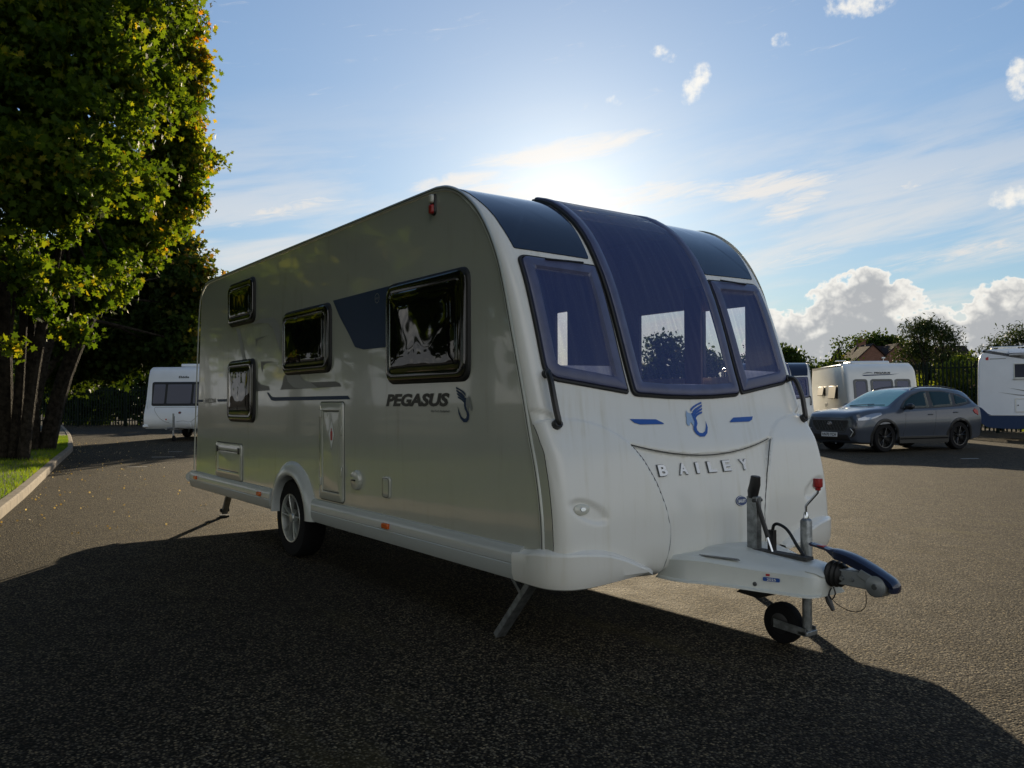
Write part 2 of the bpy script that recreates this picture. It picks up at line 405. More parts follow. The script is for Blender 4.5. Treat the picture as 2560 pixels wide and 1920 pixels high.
def rings2(P, r, mapf, levels, cap=0, e=8):
    loops = [(rloop(P,d,r,e=e),o) for d,o in levels]; N = len(loops[0][0]); v = [mapf(p[0],p[1],o) for L,o in loops for p in L]; nl = len(levels)
    last, o = loops[-1]
    if cap:
        cx = sum(p[0] for p in last)/N; cy = sum(p[1] for p in last)/N
        for k in range(1,cap): v += [mapf(p[0]+(cx-p[0])*k/cap, p[1]+(cy-p[1])*k/cap, o) for p in last]
        nl += cap-1
    f = [(i*N+k,i*N+(k+1)%N,(i+1)*N+(k+1)%N,(i+1)*N+k) for i in range(nl-1) for k in range(N)]
    if cap: v.append(mapf(cx,cy,o)); f += [((nl-1)*N+k,(nl-1)*N+(k+1)%N,len(v)-1) for k in range(N)]
    return MB().add(v,f)
def flat(polys, mapf, off=.003, sub=.06):
    """flat decals: each polygon triangulated in 2-D, cut to small cells, then laid on the surface"""
    bm = bmesh.new()
    for pts in polys:
        try: bm.faces.new([bm.verts.new((p[0],p[1],0)) for p in pts])
        except ValueError: pass
    xs = [v.co.x for v in bm.verts]; ys = [v.co.y for v in bm.verts]
    for ax, lo, hi in ((0,min(xs),max(xs)),(1,min(ys),max(ys))):
        k = lo+sub
        while k < hi:
            co = (k,0,0) if ax == 0 else (0,k,0); no = (1,0,0) if ax == 0 else (0,1,0)
            bmesh.ops.bisect_plane(bm, geom=bm.verts[:]+bm.edges[:]+bm.faces[:], plane_co=co, plane_no=no); k += sub
    bmesh.ops.triangulate(bm, faces=bm.faces[:], quad_method='BEAUTY', ngon_method='EAR_CLIP'); bm.verts.index_update()
    m = MB().add([mapf(v.co.x, v.co.y, off) for v in bm.verts], [[v.index for v in f.verts] for f in bm.faces]); bm.free()
    return m
def text2d(s, height, width=None, bold=0, shear=0, x=0, y=0, align='LEFT', space=1):
    """outlines of a word as 2-D triangles -> (verts, faces)"""
    cu = bpy.data.curves.new('t','FONT'); cu.body = s; cu.size = 1; cu.offset = bold; cu.shear = shear; cu.space_character = space; cu.resolution_u = 3
    ob = bpy.data.objects.new('t', cu); col.objects.link(ob)
    dg = bpy.context.evaluated_depsgraph_get(); me = bpy.data.meshes.new_from_object(ob.evaluated_get(dg))
    V = [(v.co.x, v.co.y) for v in me.vertices]; F = [tuple(p.vertices) for p in me.polygons]
    bpy.data.objects.remove(ob); bpy.data.curves.remove(cu); bpy.data.meshes.remove(me)
    x0, x1 = min(v[0] for v in V), max(v[0] for v in V); y0, y1 = min(v[1] for v in V), max(v[1] for v in V)
    sy = height/(y1-y0); sx = width/(x1-x0) if width else sy
    ox = x if align == 'LEFT' else x-(x1-x0)*sx/2
    return [((a-x0)*sx+ox, (b-y0)*sy+y) for a, b in V], F
def textmesh(mapf, off, thick=0, **k):
    s = k.pop('s'); V, F = text2d(s, **k)
    m = MB().add([mapf(a,b,off) for a,b in V], F)
    return m
def spline(P, n=8):
    out = []
    for i in range(len(P)-1):
        p0, p1, p2, p3 = P[max(i-1,0)], P[i], P[i+1], P[min(i+2,len(P)-1)]
        for j in range(n):
            t = j/n
            out.append(tuple(.5*(2*b+(c-a)*t+(2*a-5*b+4*c-d)*t*t+(3*b-a-3*c+d)*t**3) for a,b,c,d in zip(p0,p1,p2,p3)))
    out.append(tuple(P[-1])); return out
def interp(tab, x):
    if x <= tab[0][0]: return tab[0][1]
    for (a,b),(c,d) in zip(tab, tab[1:]):
        if x <= c: return b+(d-b)*(x-a)/(c-a)
    return tab[-1][1]
def smooth01(t): t = max(0,min(1,t)); return t*t*(3-2*t)
def copy_tree(o, parent=None):
    c = o.copy(); col.objects.link(c); c.parent = parent
    for ch in list(o.children): copy_tree(ch, c)
    return c

# ================================================================== MAIN CARAVAN (world frame = its own frame, +x towards the hitch)
W, RC = 1.135, .07
PR = [(2.60,.36),(2.655,.40),(2.683,.50),(2.685,.60),(2.672,.75),(2.645,.90),(2.605,1.03),(2.55,1.13),(2.50,1.22),(2.455,1.34),(2.40,1.50),(2.33,1.72),(2.255,1.93),(2.18,2.09),(2.095,2.23),(1.985,2.36),(1.83,2.48),(1.68,2.555),(1.5,2.597),(1.3,2.605)]
PS = spline(PR, 8); SS = [0]
for a_, b_ in zip(PS, PS[1:]): SS.append(SS[-1]+math.dist(a_, b_))
def prof(s):
    i = 0
    if s > 0:
        lo, hi = 0, len(SS)-2
        while lo < hi:
            mid = (lo+hi+1)//2
            if SS[mid] <= s: lo = mid
            else: hi = mid-1
        i = lo
    a, b = PS[i], PS[i+1]; L = SS[i+1]-SS[i]; t = (s-SS[i])/L
    tx, tz = (b[0]-a[0])/L, (b[1]-a[1])/L
    return a[0]+(b[0]-a[0])*t, a[1]+(b[1]-a[1])*t, tz, -tx
def corner(y):
    a = abs(y)-(W-RC); return (0 if a < 0 else RC-math.sqrt(max(RC*RC-a*a,0)))+.03*(y/1.1)**2
def front(y, s, off=0):
    x, z, nx, nz = prof(s); d = corner(y)*(1-.82*max(0,nz)**2); k = off-d
    return (x+nx*k+.012, y, z+nz*k)
WING = [(.30,.43),(.42,.429),(.507,.413),(.617,.405),(.729,.429),(.861,.476),(.983,.54),(1.064,.599),(1.12,.664),(1.171,.767),(1.198,.869),(1.214,.98),(1.22,1.2)]
def lidz(y): return .99+.074*(abs(y)/.57)**2
def relief(y, s):
    x, z, _, _ = prof(s)
    if z > 1.35: return 0
    h = 0; yw = interp(WING, z)
    # wings stand proud of lid, fading upward into the nose
    h += .012*smooth01((abs(y)-yw+.006)/.016)*smooth01((1.235-z)/.05)*(1-.6*smooth01((abs(y)-yw)/.35))
    # lid is set back just below its arched top edge
    if abs(y) < yw: h -= .020*smooth01((lidz(y)-z+.004)/.014)*(1-smooth01((lidz(y)-z)/.34))
    for yy in (-1,1):      # dished oval round each marker light
        a = (y*yy-.965); b = (s-.422); ca, sa = math.cos(.42), math.sin(.42)
        p, q = (-a*ca+b*-sa)*1, (-a*sa*-1+b*ca)
        p = (-(y*yy-.955))*ca - (s-.415)*sa; q = -(y*yy-.955)*sa + (s-.415)*ca
        rr = (p/.135)**2+(q/.052)**2
        h -= .014*smooth01((1-rr)/.5)
    return h
def s_at(z):
    for i in range(len(PS)-1):
        if PS[i+1][1] >= z: return SS[i]+(SS[i+1]-SS[i])*(z-PS[i][1])/(PS[i+1][1]-PS[i][1])
WL_L = [(-1.025,1.868),(-.50,1.842),(-.497,1.065),(-1.03,1.150)]          # left front window outline (y,s)
def mirror(P): return [(-a,b) for a,b in P]
CENTRE = [(-.462,1.045),(.462,1.045)]

def build_caravan():
    root = empty('touring_caravan')
    tag(root, 'large white touring caravan in the foreground with three blue front windows and dark side windows', 'caravan')
    # --- shell: nose, roof and tail lofted from the side profile
    ys = [-W+RC*(1-math.cos(math.pi/2*k/6)) if k < 6 else 0 for k in range(6)]
    ny = 150; mid = [-(W-RC)+2*(W-RC)*k/ny for k in range(ny+1)]
    edge = [-(W-RC)-RC*math.sin(math.pi/2*k/6) for k in range(6,0,-1)]
    Y = edge+mid+[-e for e in edge[::-1]]
    Ss = [k*.0115 for k in range(int(1.30/.0115))]; Ss += [1.30+k*.035 for k in range(int((SS[-1]-1.30)/.035)+1)]
    if SS[-1]-Ss[-1] > .003: Ss.append(SS[-1]-1e-4)
    v = []
    for s in Ss:
        for y in Y: v.append(front(y, s, relief(y,s)))
    nY = len(Y); f = []
    def in_open(y, s):
        if .0 <= abs(y) < .405 and 1.11 < s < 2.66: return True
        if .54 < abs(y) < .96 and 1.22 < s < 1.78: return True
        return False
    for i in range(len(Ss)-1):
        for j in range(nY-1):
            if in_open((Y[j]+Y[j+1])/2, (Ss[i]+Ss[i+1])/2): continue
            f.append((i*nY+j, i*nY+j+1, (i+1)*nY+j+1, (i+1)*nY+j))
    MB().add(v, f).build('front_shell', 'shell', root, angle=50)
    # roof and tail
    tail = [(1.33,2.604),(.6,2.607),(-.6,2.607),(-1.8,2.607),(-3.0,2.60),(-3.25,2.59),(-3.42,2.55),(-3.53,2.47),(-3.585,2.36),(-3.61,2.2),(-3.66,1.6),(-3.72,1.0),(-3.765,.52),(-3.77,.40)]
    TS = spline(tail, 4)
    def loft(TS, name, m, Yc):
        vv = []
        for i, p in enumerate(TS):
            a, b = TS[max(i-1,0)], TS[min(i+1,len(TS)-1)]; t = Vector((b[0]-a[0], b[1]-a[1])).normalized(); nx, nz = t.y, -t.x
            for y in Yc:
                k = -corner(y)*(1-.82*t.x*t.x); vv.append((p[0]+t.y*k, y, p[1]-t.x*k))
        n = len(Yc); ff = [(i*n+j, i*n+j+1, (i+1)*n+j+1, (i+1)*n+j) for i in range(len(TS)-1) for j in range(n-1)]
        return MB().add(vv, ff).build(name, m, root, angle=50)
    Yc = edge+[-(W-RC)+2*(W-RC)*k/10 for k in range(11)]+[-e for e in edge[::-1]]
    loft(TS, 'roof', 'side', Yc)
    # --- side walls: profile inset by the corner radius, wheel arch notch in the lower edge
    inner = [front(-W, s) for s in Ss[::3]]; inner = [(p[0], p[2]) for p in inner if p[2] > .50]
    for i, p in enumerate(TS):
        a, b = TS[max(i-1,0)], TS[min(i+1,len(TS)-1)]; t = Vector((b[0]-a[0], b[1]-a[1])).normalized(); k = -corner(W)*(1-.82*t.x*t.x)
        q = (p[0]+t.y*k, p[1]-t.x*k)
        if q[1] > .46: inner.append(q)
    AX = -.82
    notch = [(-3.66,.44)] + [(AX+.40*math.cos(w), .44+.30*math.sin(w)) for w in [math.pi*(1-k/16) for k in range(17)]] + [(2.45,.44)]
    def wall(y, holes, name):
        bm = bmesh.new(); bm.faces.new([bm.verts.new((p[0], y, p[1])) for p in inner+notch])
        bmesh.ops.triangulate(bm, faces=bm.faces[:], ngon_method='EAR_CLIP')
        for x0, x1, z0, z1 in holes:
            for co, no in (((x0,0,0),(1,0,0)),((x1,0,0),(1,0,0)),((0,0,z0),(0,0,1)),((0,0,z1),(0,0,1))):
                bmesh.ops.bisect_plane(bm, geom=bm.verts[:]+bm.edges[:]+bm.faces[:], plane_co=co, plane_no=no)
        for f_ in bm.faces[:]:
            c = f_.calc_center_median()
            if any(x0 < c.x < x1 and z0 < c.z < z1 for x0, x1, z0, z1 in holes): bm.faces.remove(f_)
        bm.verts.index_update(); m = MB().add([tuple(q.co) for q in bm.verts], [[q.index for q in f_.verts] for f_ in bm.faces]); bm.free()
        return m.build(name, 'side', root, smooth=False)
    FARW = [(.93,1.56,1.47,2.0),(1.60,2.0,1.47,1.97),(-.16,.02,1.62,2.12)]
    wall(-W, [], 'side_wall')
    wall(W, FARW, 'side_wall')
    for a,b,c,d in FARW[:1]+FARW[2:]:
        o = rings(rpoly([(a-.05,c-.05),(b+.05,c-.05),(b+.05,d+.05),(a-.05,d+.05)],.06), lambda x,z,o: (x,W+.004+o,z), [(0,0),(0,.03),(.05,.03),(.05,0)], cap=0).build('window','black',root)
        rings(rpoly([(a-.02,c-.02),(b+.02,c-.02),(b+.02,d+.02),(a-.02,d+.02)],.05), lambda x,z,o: (x,W+.012+o,z), [(0,0)], cap=2).build('pane','far_glass',o)
    # underbody, interior
    MB().box(-3.70,2.55,-1.09,1.09,.40,.46).build('floor', 'dark_in', root, smooth=False)
    MB().box(1.0,2.30,-.62,.62,.95,1.0).box(2.1,2.35,-1.08,1.08,.5,1.25).build('lounge_seat', 'sofa', root, smooth=False)
    MB().box(-.40,-.34,-1.05,.55,.5,2.5).build('partition', 'wood', root, smooth=False)
    MB().box(1.50,1.66,1.05,1.07,1.3,2.15).build('curtain', 'wood', root, smooth=False)
    # --- awning rail round the near and far side walls
    RL = spline([(2.515,.55),(2.505,.72),(2.468,.924),(2.414,1.113),(2.355,1.34),(2.28,1.6),(2.238,1.747),(2.185,1.93),(2.125,2.09),(2.035,2.25),(1.92,2.39),(1.79,2.49),(1.66,2.553),(1.53,2.582),(1.3,2.588),(0,2.588),(-1.5,2.588),(-3.1,2.583),(-3.36,2.545),(-3.50,2.45),(-3.555,2.30),(-3.60,2.0),(-3.70,1.0),(-3.735,.56)],5)
    for sg in (-1,1):
        def strip(w, y0, y1):
            m = MB(); n = len(RL); vv = []
            for i, p in enumerate(RL):
                a, b = RL[max(i-1,0)], RL[min(i+1,n-1)]; t = Vector((b[0]-a[0], b[1]-a[1])).normalized()
                for d, y in ((-w,y0),(-w*.6,y1),(w*.6,y1),(w,y0)): vv.append((p[0]-t.y*d, sg*y, p[1]+t.x*d))
            return m.add(vv, [(i*4+k,(i+1)*4+k,(i+1)*4+k+1,i*4+k+1) for i in range(n-1) for k in range(3)])
        strip(.017, W+.001, W+.008).build('awning_rail','rail',root)
        strip(.0035, W+.008, W+.0095).build('rail_insert','decal_dgrey',root)
    # --- skirt rails with amber side markers
    def skirt(x0, x1, sg):
        sec = [(.0,.545),(.022,.540),(.036,.515),(.040,.49),(.040,.455),(.036,.45),(.040,.445),(.036,.40),(.02,.365),(.0,.355),(-.05,.355)]
        vv = []; xs = (x0, x1)
        for x in xs:
            for d, z in sec: vv.append((x, sg*(W-.004+d), z))
        n = len(sec); m = MB().add(vv, [(k,k+1,n+k+1,n+k) for k in range(n-1)])
        m.add([(x0, sg*(W-.004+d), z) for d,z in sec]+[(x1, sg*(W-.004+d), z) for d,z in sec], [tuple(range(n)), tuple(range(2*n-1,n-1,-1))])
        return m.build('side_skirt','alu',root)
    for sg in (-1,1):
        skirt(-3.80,-1.27,sg); skirt(-.36,2.36,sg)
        for x in (-3.55,-1.53,.90):
            MB().box(x-.045,x+.045,sg*(W+.030),sg*(W+.052),.462,.498).build('side_marker','amber',root,bevel=.006)
    # end cap behind
    MB().tube([(-3.81,-1.165,.47),(-3.86,-1.12,.47),(-3.87,-.9,.47),(-3.87,0,.47),(-3.87,.9,.47),(-3.86,1.12,.47),(-3.81,1.165,.47)], [.05,.07,.08,.08,.08,.07,.05], 12).build('rear_bumper','alu',root)
    # --- moulded corner lips
    for sg in (-1,1):
        path = [(2.30,-1.140,.525,.36,.035),(2.42,-1.142,.535,.36,.04),(2.50,-1.142,.550,.36,.045),(2.58,-1.125,.556,.36,.05),(2.645,-1.075,.558,.362,.05),(2.672,-.99,.556,.365,.055),(2.688,-.88,.540,.375,.055),(2.700,-.78,.510,.385,.05),(2.710,-.70,.475,.395,.045),(2.715,-.62,.437,.402,.03),(2.716,-.575,.415,.406,.012)]
        pp = spline(path, 4); vv = []; n = len(pp)
        for i, p in enumerate(pp):
            a, b = pp[max(i-1,0)], pp[min(i+1,n-1)]; t = Vector((b[0]-a[0], b[1]-a[1])).normalized(); nx, ny_ = -t.y*-1, -t.x
            zt, zb, d = p[2], p[3], p[4]; h = zt-zb
            for dd, z in ((-.06,zt+.008),(0,zt+.002),(d*.5,zt-.008),(d*.88,zt-.016),(d,zt-.026),(d*.99,zt-h*.4),(d*.92,zt-h*.75),(d*.6,zb+h*.04),(d*.3,zb),(-.08,zb+.004)):
                vv.append((p[0]+nx*dd, sg*-1*(p[1]+ny_*dd)*1 if sg > 0 else p[1]+ny_*dd, z))
        k = 10
        MB().add(vv, [(i*k+j,i*k+j+1,(i+1)*k+j+1,(i+1)*k+j) for i in range(n-1) for j in range(k-1)]).build('corner_moulding','shell',root,angle=26)
    # --- seams of the front locker lid
    m = MB()
    for sg in (-1,1):
        line = [(sg*interp(WING,z), s_at(z)) for z in [.40+.02*k for k in range(34)]]
        m.tube([front(y,s,relief(y,s)+.0) for y,s in line], .0026, 6)
        line = [(sg*interp(WING,z), s_at(z)) for z in (1.07,1.10,1.13,1.16,1.18,1.195,1.205)]
    m.tube([front(y,s_at(lidz(y)-.004),-.003) for y in [-.59+1.18*k/40 for k in range(41)]], .0028, 6)
    m.build('lid_seam','seam',root)
    # --- front marker lights
    for sg in (-1,1):
        o = rings([(sg*1.0+.050*math.cos(t), .432+.030*math.sin(t)) for t in [2*math.pi*k/20 for k in range(20)]], lambda y,s,o: front(y,s,o-.014), [(0,0),(.002,.016),(.008,.020)], cap=3, dome=.004).build('marker_light','clear',root)
        rings([(sg*1.0+.018*math.cos(t), .432+.012*math.sin(t)) for t in [2*math.pi*k/12 for k in range(12)]], lambda y,s,o: front(y,s,o+.009), [(0,0),(.002,.003)], cap=1).build('bulb','chrome',o)
    # --- front windows
    def win(P, r, wframe):
        seal = rings2(P, r, front, [(-.014,.004),(-.010,.014),(.0,.015),(.004,.006)]).build('window','rubber',root)
        rings2(P, r, front, [(.003,.004),(.006,.022),(.018,.029),(wframe-.012,.027),(wframe,.016)]).build('frame','blue_frame',seal)
        rings2(P, r, front, [(wframe,.016),(wframe+.012,.011)], cap=6).build('pane','blue_glass',seal)
        return seal
    wins = []
    for sg in (-1,1):
        P = WL_L if sg < 0 else mirror(WL_L)
        q = win(P, [.05,.012,.012,.09], .075)
        y0, y1 = (-.87,-.60) if sg < 0 else (.60,.87)
        MB().tube([front(y,1.843-(-abs(y)+.5)*-.0, .034) for y in (y0,(y0+y1)/2,y1)], .006, 8).build('stay','black',q)
    # tall centre window runs up over the roof edge
    top = 2.70
    CW = [(-.452,1.050),(-.2,1.034),(0,1.030),(.2,1.034),(.452,1.050),(.462,1.45),(.470,1.9),(.470,2.3),(.462,top),(0,top+.02),(-.462,top),(-.470,2.3),(-.470,1.9),(-.462,1.45)]
    cr_ = [.04,0,0,0,.04,0,0,0,.05,0,.05,0,0,0]
    seal = rings2(CW, cr_, front, [(-.012,.004),(-.008,.018),(.0,.022),(.004,.006)], e=4).build('window','rubber',root)
    rings2(CW, cr_, front, [(.003,.006),(.006,.030),(.016,.036),(.060,.034),(.072,.026)], e=4).build('frame','blue_frame',seal)
    rings2(CW, cr_, front, [(.072,.026)], cap=14, e=4).build('pane','blue_glass',seal)
    # navy roof panels either side
    for sg in (-1,1):
        DP = [(sg*-1.035,1.925),(sg*-.508,1.900),(sg*-.492,2.2),(sg*-.487,2.55),(sg*-.487,2.72),(sg*-1.09,2.72),(sg*-1.085,2.40),(sg*-1.06,2.1)]
        rings(resample(rpoly(DP,[.015,.015,0,0,.02,.02,0,0]),.05), front, [(0,.002),(.002,.005)], cap=6).build('roof_panel','navy',root)
    # --- grab handles
    for sg in (-1,1):
        pts = [front(sg*1.035,1.165,.0), front(sg*1.035,1.165,.032), front(sg*1.052,1.150,.052), front(sg*1.056,1.10,.062), front(sg*1.060,1.02,.062), front(sg*1.056,.95,.052), front(sg*1.050,.885,.032), front(sg*1.050,.88,.0)]
        h = MB().tube(spline(pts,4), .0165, 8).build('grab_handle','black',root)
        a, b = front(sg*1.05,.885,0), front(sg*1.035,1.165,0)
        MB().tube([front(sg*1.05,.885,-.005), front(sg*1.05,.885,.035)], .027, 12).build('handle_foot','black',h,bevel=.004)
        MB().tube([front(sg*1.03,1.168,-.005), front(sg*1.03,1.168,.03)], .024, 12).build('handle_foot','black',h,bevel=.004)
    # --- decals on the nose
    def pegasus(cx, cy, sc, mir=1):
        """winged horse head sweeping into a crescent; 2-D unit emblem about 1 tall"""
        T = lambda P: [(cx+mir*p[0]*sc, cy+p[1]*sc) for p in P]
        feathers = [[(-.02,.17),(.12,.27),(.30,.35),(.46,.42),(.50,.50),(.34,.44),(.14,.37),(.0,.28)],
                    [(.0,.12),(.14,.21),(.30,.27),(.42,.32),(.46,.39),(.30,.34),(.12,.27),(.0,.20)],
                    [(.02,.06),(.14,.14),(.28,.19),(.38,.22),(.41,.28),(.27,.25),(.13,.20),(.03,.13)],
                    [(-.06,.26),(-.02,.31),(.10,.38),(.28,.46),(.49,.52),(.50,.58),(.30,.52),(.08,.44),(-.05,.36)]]
        neck = [(-.10,.22),(-.02,.24),(.03,.14),(.04,.0),(.0,-.12),(-.10,-.22),(-.13,-.32),(-.08,-.40),(.03,-.42),(.18,-.36),(.30,-.22),(.40,-.03),(.36,-.24),(.24,-.42),(.06,-.53),(-.12,-.53),(-.24,-.44),(-.27,-.30),(-.20,-.16),(-.08,-.04),(-.07,.06)]
        head = [(-.12,.22),(-.22,.25),(-.24,.32),(-.29,.24),(-.33,.17),(-.35,.08),(-.42,-.04),(-.45,-.11),(-.42,-.17),(-.35,-.17),(-.33,-.11),(-.24,-.06),(-.22,-.16),(-.20,-.2),(-.12,-.08),(-.10,.04),(-.09,.14)]
        return [T(p) for p in feathers], T(neck), T(head)
    F_, N_, H_ = pegasus(-.012, .885, .205)
    e = flat([N_]+F_, front, .004).build('emblem','decal_bright',root, smooth=False)
    flat([H_], front, .005).build('emblem_head',mat('pale_blue_vinyl',(.28,.40,.58),.35),e, smooth=False)
    flat([[(-.531,.905),(-.335,.898),(-.286,.872),(-.290,.866),(-.470,.869),(-.509,.882)]], front, .004).build('stripe','decal_bright',root,smooth=False)
    flat([[(.531,.905),(.335,.898),(.286,.872),(.290,.866),(.470,.869),(.509,.882)]], front, .004).build('stripe','decal_bright',root,smooth=False)
    for ch, y in zip('BAILEY', (-.402,-.243,-.125,-.003,.128,.284)):
        V, F = text2d(ch, .062, width=(.022 if ch == 'I' else .066), bold=.03, x=y, y=.566, align='C')
        m = MB(); n = len(V); V3 = [front(a,b,relief(a,b)+.011) for a,b in V]; V2 = [front(a,b,relief(a,b)+.0) for a,b in V]
        m.add(V3, F)
        from collections import Counter
        ec = Counter(); 
        for fc in F:
            for i in range(len(fc)): ec[frozenset((fc[i],fc[(i+1)%len(fc)]))] += 1
        for ed, c_ in ec.items():
            if c_ == 1:
                i, j = tuple(ed); m.add([V3[i],V3[j],V2[j],V2[i]], [(0,1,2,3)])
        lt = m.build('raised_letter','chrome',root,smooth=False)
        textmesh(lambda y_,s_,o: front(y_,s_,o+relief(y_,s_)), .0045, s=ch, height=.070, width=(.030 if ch == 'I' else .076), bold=.045, x=y, y=.562, align='C').build('letter_base','decal_dgrey',lt,smooth=False)
    ov = [(.199+.050*math.cos(t), .386+.030*math.sin(t)) for t in [2*math.pi*k/28 for k in range(28)]]
    bg_ = rings(ov, lambda y,s,o: front(y,s,o+relief(y,s)), [(0,.002),(.003,.006)], cap=2).build('badge','decal_blue',root)
    rings(ov, lambda y,s,o: front(y,s,o+relief(y,s)), [(.002,.0072),(.0045,.0074)], cap=0).build('badge_ring','decal_white',bg_)
    textmesh(lambda y,s,o: front(y,s,o+relief(y,s)), .009, s='BAILEY', height=.018, width=.068, bold=.03, shear=.2, x=.199, y=.377, align='C').build('badge_lettering','decal_white',bg_,smooth=False)
    # --- decals on the near side
    sm = lambda x,z,o: (x, -W-o, z)
    D = .0025
    def dec(name, m, polys, off=D): return flat(polys, sm, off, .21).build(name, m, root, smooth=False)
    dec('blue_panel','decal_navy',[rpoly([(-.02,2.062),(.90,2.068),(.90,1.662),(.50,1.665),(.36,1.69),(.27,1.78),(.10,1.93)],[0,0,0,.05,.05,0,0],3)])
    rings([(.708+.034*math.cos(t),2.004+.034*math.sin(t)) for t in [2*math.pi*k/24 for k in range(24)]], sm, [(0,.004),(.004,.0042)], cap=0).build('logo_ring','decal_grey',root)
    textmesh(sm,.004,s='BAILEY',height=.014,width=.046,x=.708,y=1.997,align='C').build('logo_lettering','decal_grey',root,smooth=False)
    dec('dash','decal_navy',[[(-3.639,1.330),(-3.43,1.330),(-3.41,1.308),(-3.62,1.306)]]); dec('dash','decal_navy',[[(-2.90,1.332),(-2.45,1.334),(-2.45,1.308),(-2.87,1.306)]])
    textmesh(sm,D,s='ANCONA',height=.052,width=.40,shear=.25,bold=.01,x=-3.35,y=1.292).build('lettering','decal_black',root,smooth=False)
    dec('stripe','decal_navy',[[(-1.44,1.385),(-1.40,1.385),(-1.31,1.345),(-1.22,1.342),(.24,1.343),(.285,1.316),(-1.25,1.310),(-1.33,1.318)]])
    dec('swoosh','decal_dgrey',[[(-1.11,1.405),(-1.06,1.45),(-1.03,1.52),(-.98,1.535),(-.70,1.53),(-.60,1.475),(-.45,1.455),(.03,1.452),(.10,1.435),(.125,1.412),(-.30,1.408)]])
    dec('swoosh','decal_grey',[[(-.98,1.535),(-.93,1.47),(-.80,1.42),(-.66,1.409),(-.30,1.409),(-.45,1.456),(-.60,1.476),(-.70,1.53)]], D+.0012)
    dec('swoosh','decal_dgrey',[[(-1.80,1.62),(-1.70,1.50),(-1.60,1.46),(-1.39,1.44),(-1.37,1.405),(-1.70,1.400),(-1.80,1.41)]])
    dec('big_letter','decal_grey',[[(-2.30,2.02),(-2.20,2.02),(-2.12,1.90),(-2.02,1.72),(-2.00,1.62),(-2.07,1.66),(-2.20,1.88)],
        [(-1.95,2.03),(-1.60,2.055),(-1.30,2.05),(-1.15,1.98),(-1.10,1.90),(-1.10,1.72),(-1.18,1.82),(-1.28,1.94),(-1.40,2.0),(-1.62,2.02)]])
    dec('big_letter','decal_dgrey',[[(-1.74,1.885),(-1.43,1.895),(-1.62,1.875),(-1.70,1.86),(-1.72,1.80)],[(-1.60,1.67),(-1.27,1.655),(-1.47,1.645),(-1.54,1.625),(-1.55,1.57),(-1.58,1.60)]])
    textmesh(sm,D,s='PEGASUS',height=.082,width=.80,bold=.05,shear=.22,x=.835,y=1.266).build('lettering','decal_black',root,smooth=False)
    textmesh(sm,D,s='Alu-Tech Bodyshell',height=.018,width=.215,bold=.01,x=1.42,y=1.228).build('lettering','decal_dgrey',root,smooth=False)
    F_, N_, H_ = pegasus(1.80, 1.275, .185, -1)
    e = flat([N_]+F_, sm, .003, .043).build('emblem','decal_navy',root,smooth=False)
    flat([H_], sm, .0045, 1e3).build('emblem_head','decal_grey',e,smooth=False)
    # --- dark side windows
    def sidewin(x0,x1,z0,z1,r=.09):
        P = [(x0,z0),(x1,z0),(x1,z1),(x0,z1)]
        w = rings2(P, r, sm, [(-.008,.001),(0,.016),(.012,.022),(.024,.020)]).build('window','rubber',root)
        rings2(P, r, sm, [(.010,.010),(.014,.028),(.026,.034),(.050,.035),(.066,.032)]).build('frame','frame_dark',w)
        rings2(P, r, sm, [(.066,.032),(.072,.034),(.085,.038),(.11,.040)], cap=3).build('pane','glass_dark',w)
    for a in ((.868,1.858,1.418,2.068),(-1.01,-.045,1.53,2.05),(-2.49,-1.74,2.048,2.462),(-2.50,-1.74,1.118,1.700)): sidewin(*a)
    # --- service hatches
    def rr(x0,x1,z0,z1,d,r=.03): return rpoly([(x0+d,z0+d),(x1-d,z0+d),(x1-d,z1-d),(x0+d,z1-d)], max(r-d*.4,.006), 4)
    def bands(x0,x1,z0,z1,lev,r=.03):
        m = MB(); v = []; N = 0
        for d, o in lev:
            L = rr(x0,x1,z0,z1,d,r); N = len(L); v += [sm(p[0],p[1],o) for p in L]
        return m, v, N
    def rband(x0,x1,z0,z1,lev,fill=False,r=.03):
        m, v, N = bands(x0,x1,z0,z1,lev,r)
        f = [(i*N+k, i*N+(k+1)%N, (i+1)*N+(k+1)%N, (i+1)*N+k) for i in range(len(lev)-1) for k in range(N)]
        if fill: f.append(tuple((len(lev)-1)*N+k for k in range(N)))
        return m.add(v, f)
    def hatch(x0,x1,z0,z1,w,name):
        h = rband(x0,x1,z0,z1,[(-.003,.001),(0,.014),(.006,.017),(w-.008,.017),(w,.009)]).build(name,'side',root)
        rband(x0,x1,z0,z1,[(w+.003,.001),(w+.006,.012),(w+.014,.013)],True).build('door_panel','side',h)
        rband(x0,x1,z0,z1,[(w-.004,.0095),(w+.004,.0095)]).build('gap','seam',h)
        rband(x0,x1,z0,z1,[(-.010,.0012),(.001,.0016)]).build('gap','seam',h)
        return h
    h = hatch(-.245,.175,.560,1.292,.062,'gas_locker')
    for z in (.66,1.18): MB().box(-.235,-.195,-W-.028,-W-.016,z,z+.06).build('catch','side',h,bevel=.004)
    for z in (.75,1.05): MB().box(.155,.178,-W-.026,-W-.016,z,z+.07).build('hinge','side',h,bevel=.004)
    k = dec('gas_sticker','decal_white',[[(-.07,1.056),(-.018,1.17),(.034,1.056),(-.018,.942)]],.014)
    flat([rpoly([(-.035,1.01),(-.001,1.01),(-.001,1.08),(-.035,1.08)],.01,2),[(-.026,1.08),(-.010,1.08),(-.010,1.10),(-.026,1.10)]], sm, .0155, 1e3).build('bottle_symbol','decal_red',k,smooth=False)
    rings([(-.07,1.056),(-.018,.942),(.034,1.056),(-.018,1.17)], sm, [(-.002,.0142),(.003,.0146)], cap=0).build('sticker_border','decal_dgrey',k,smooth=False)
    h = hatch(-2.90,-2.10,.545,.892,.075,'toilet_hatch')
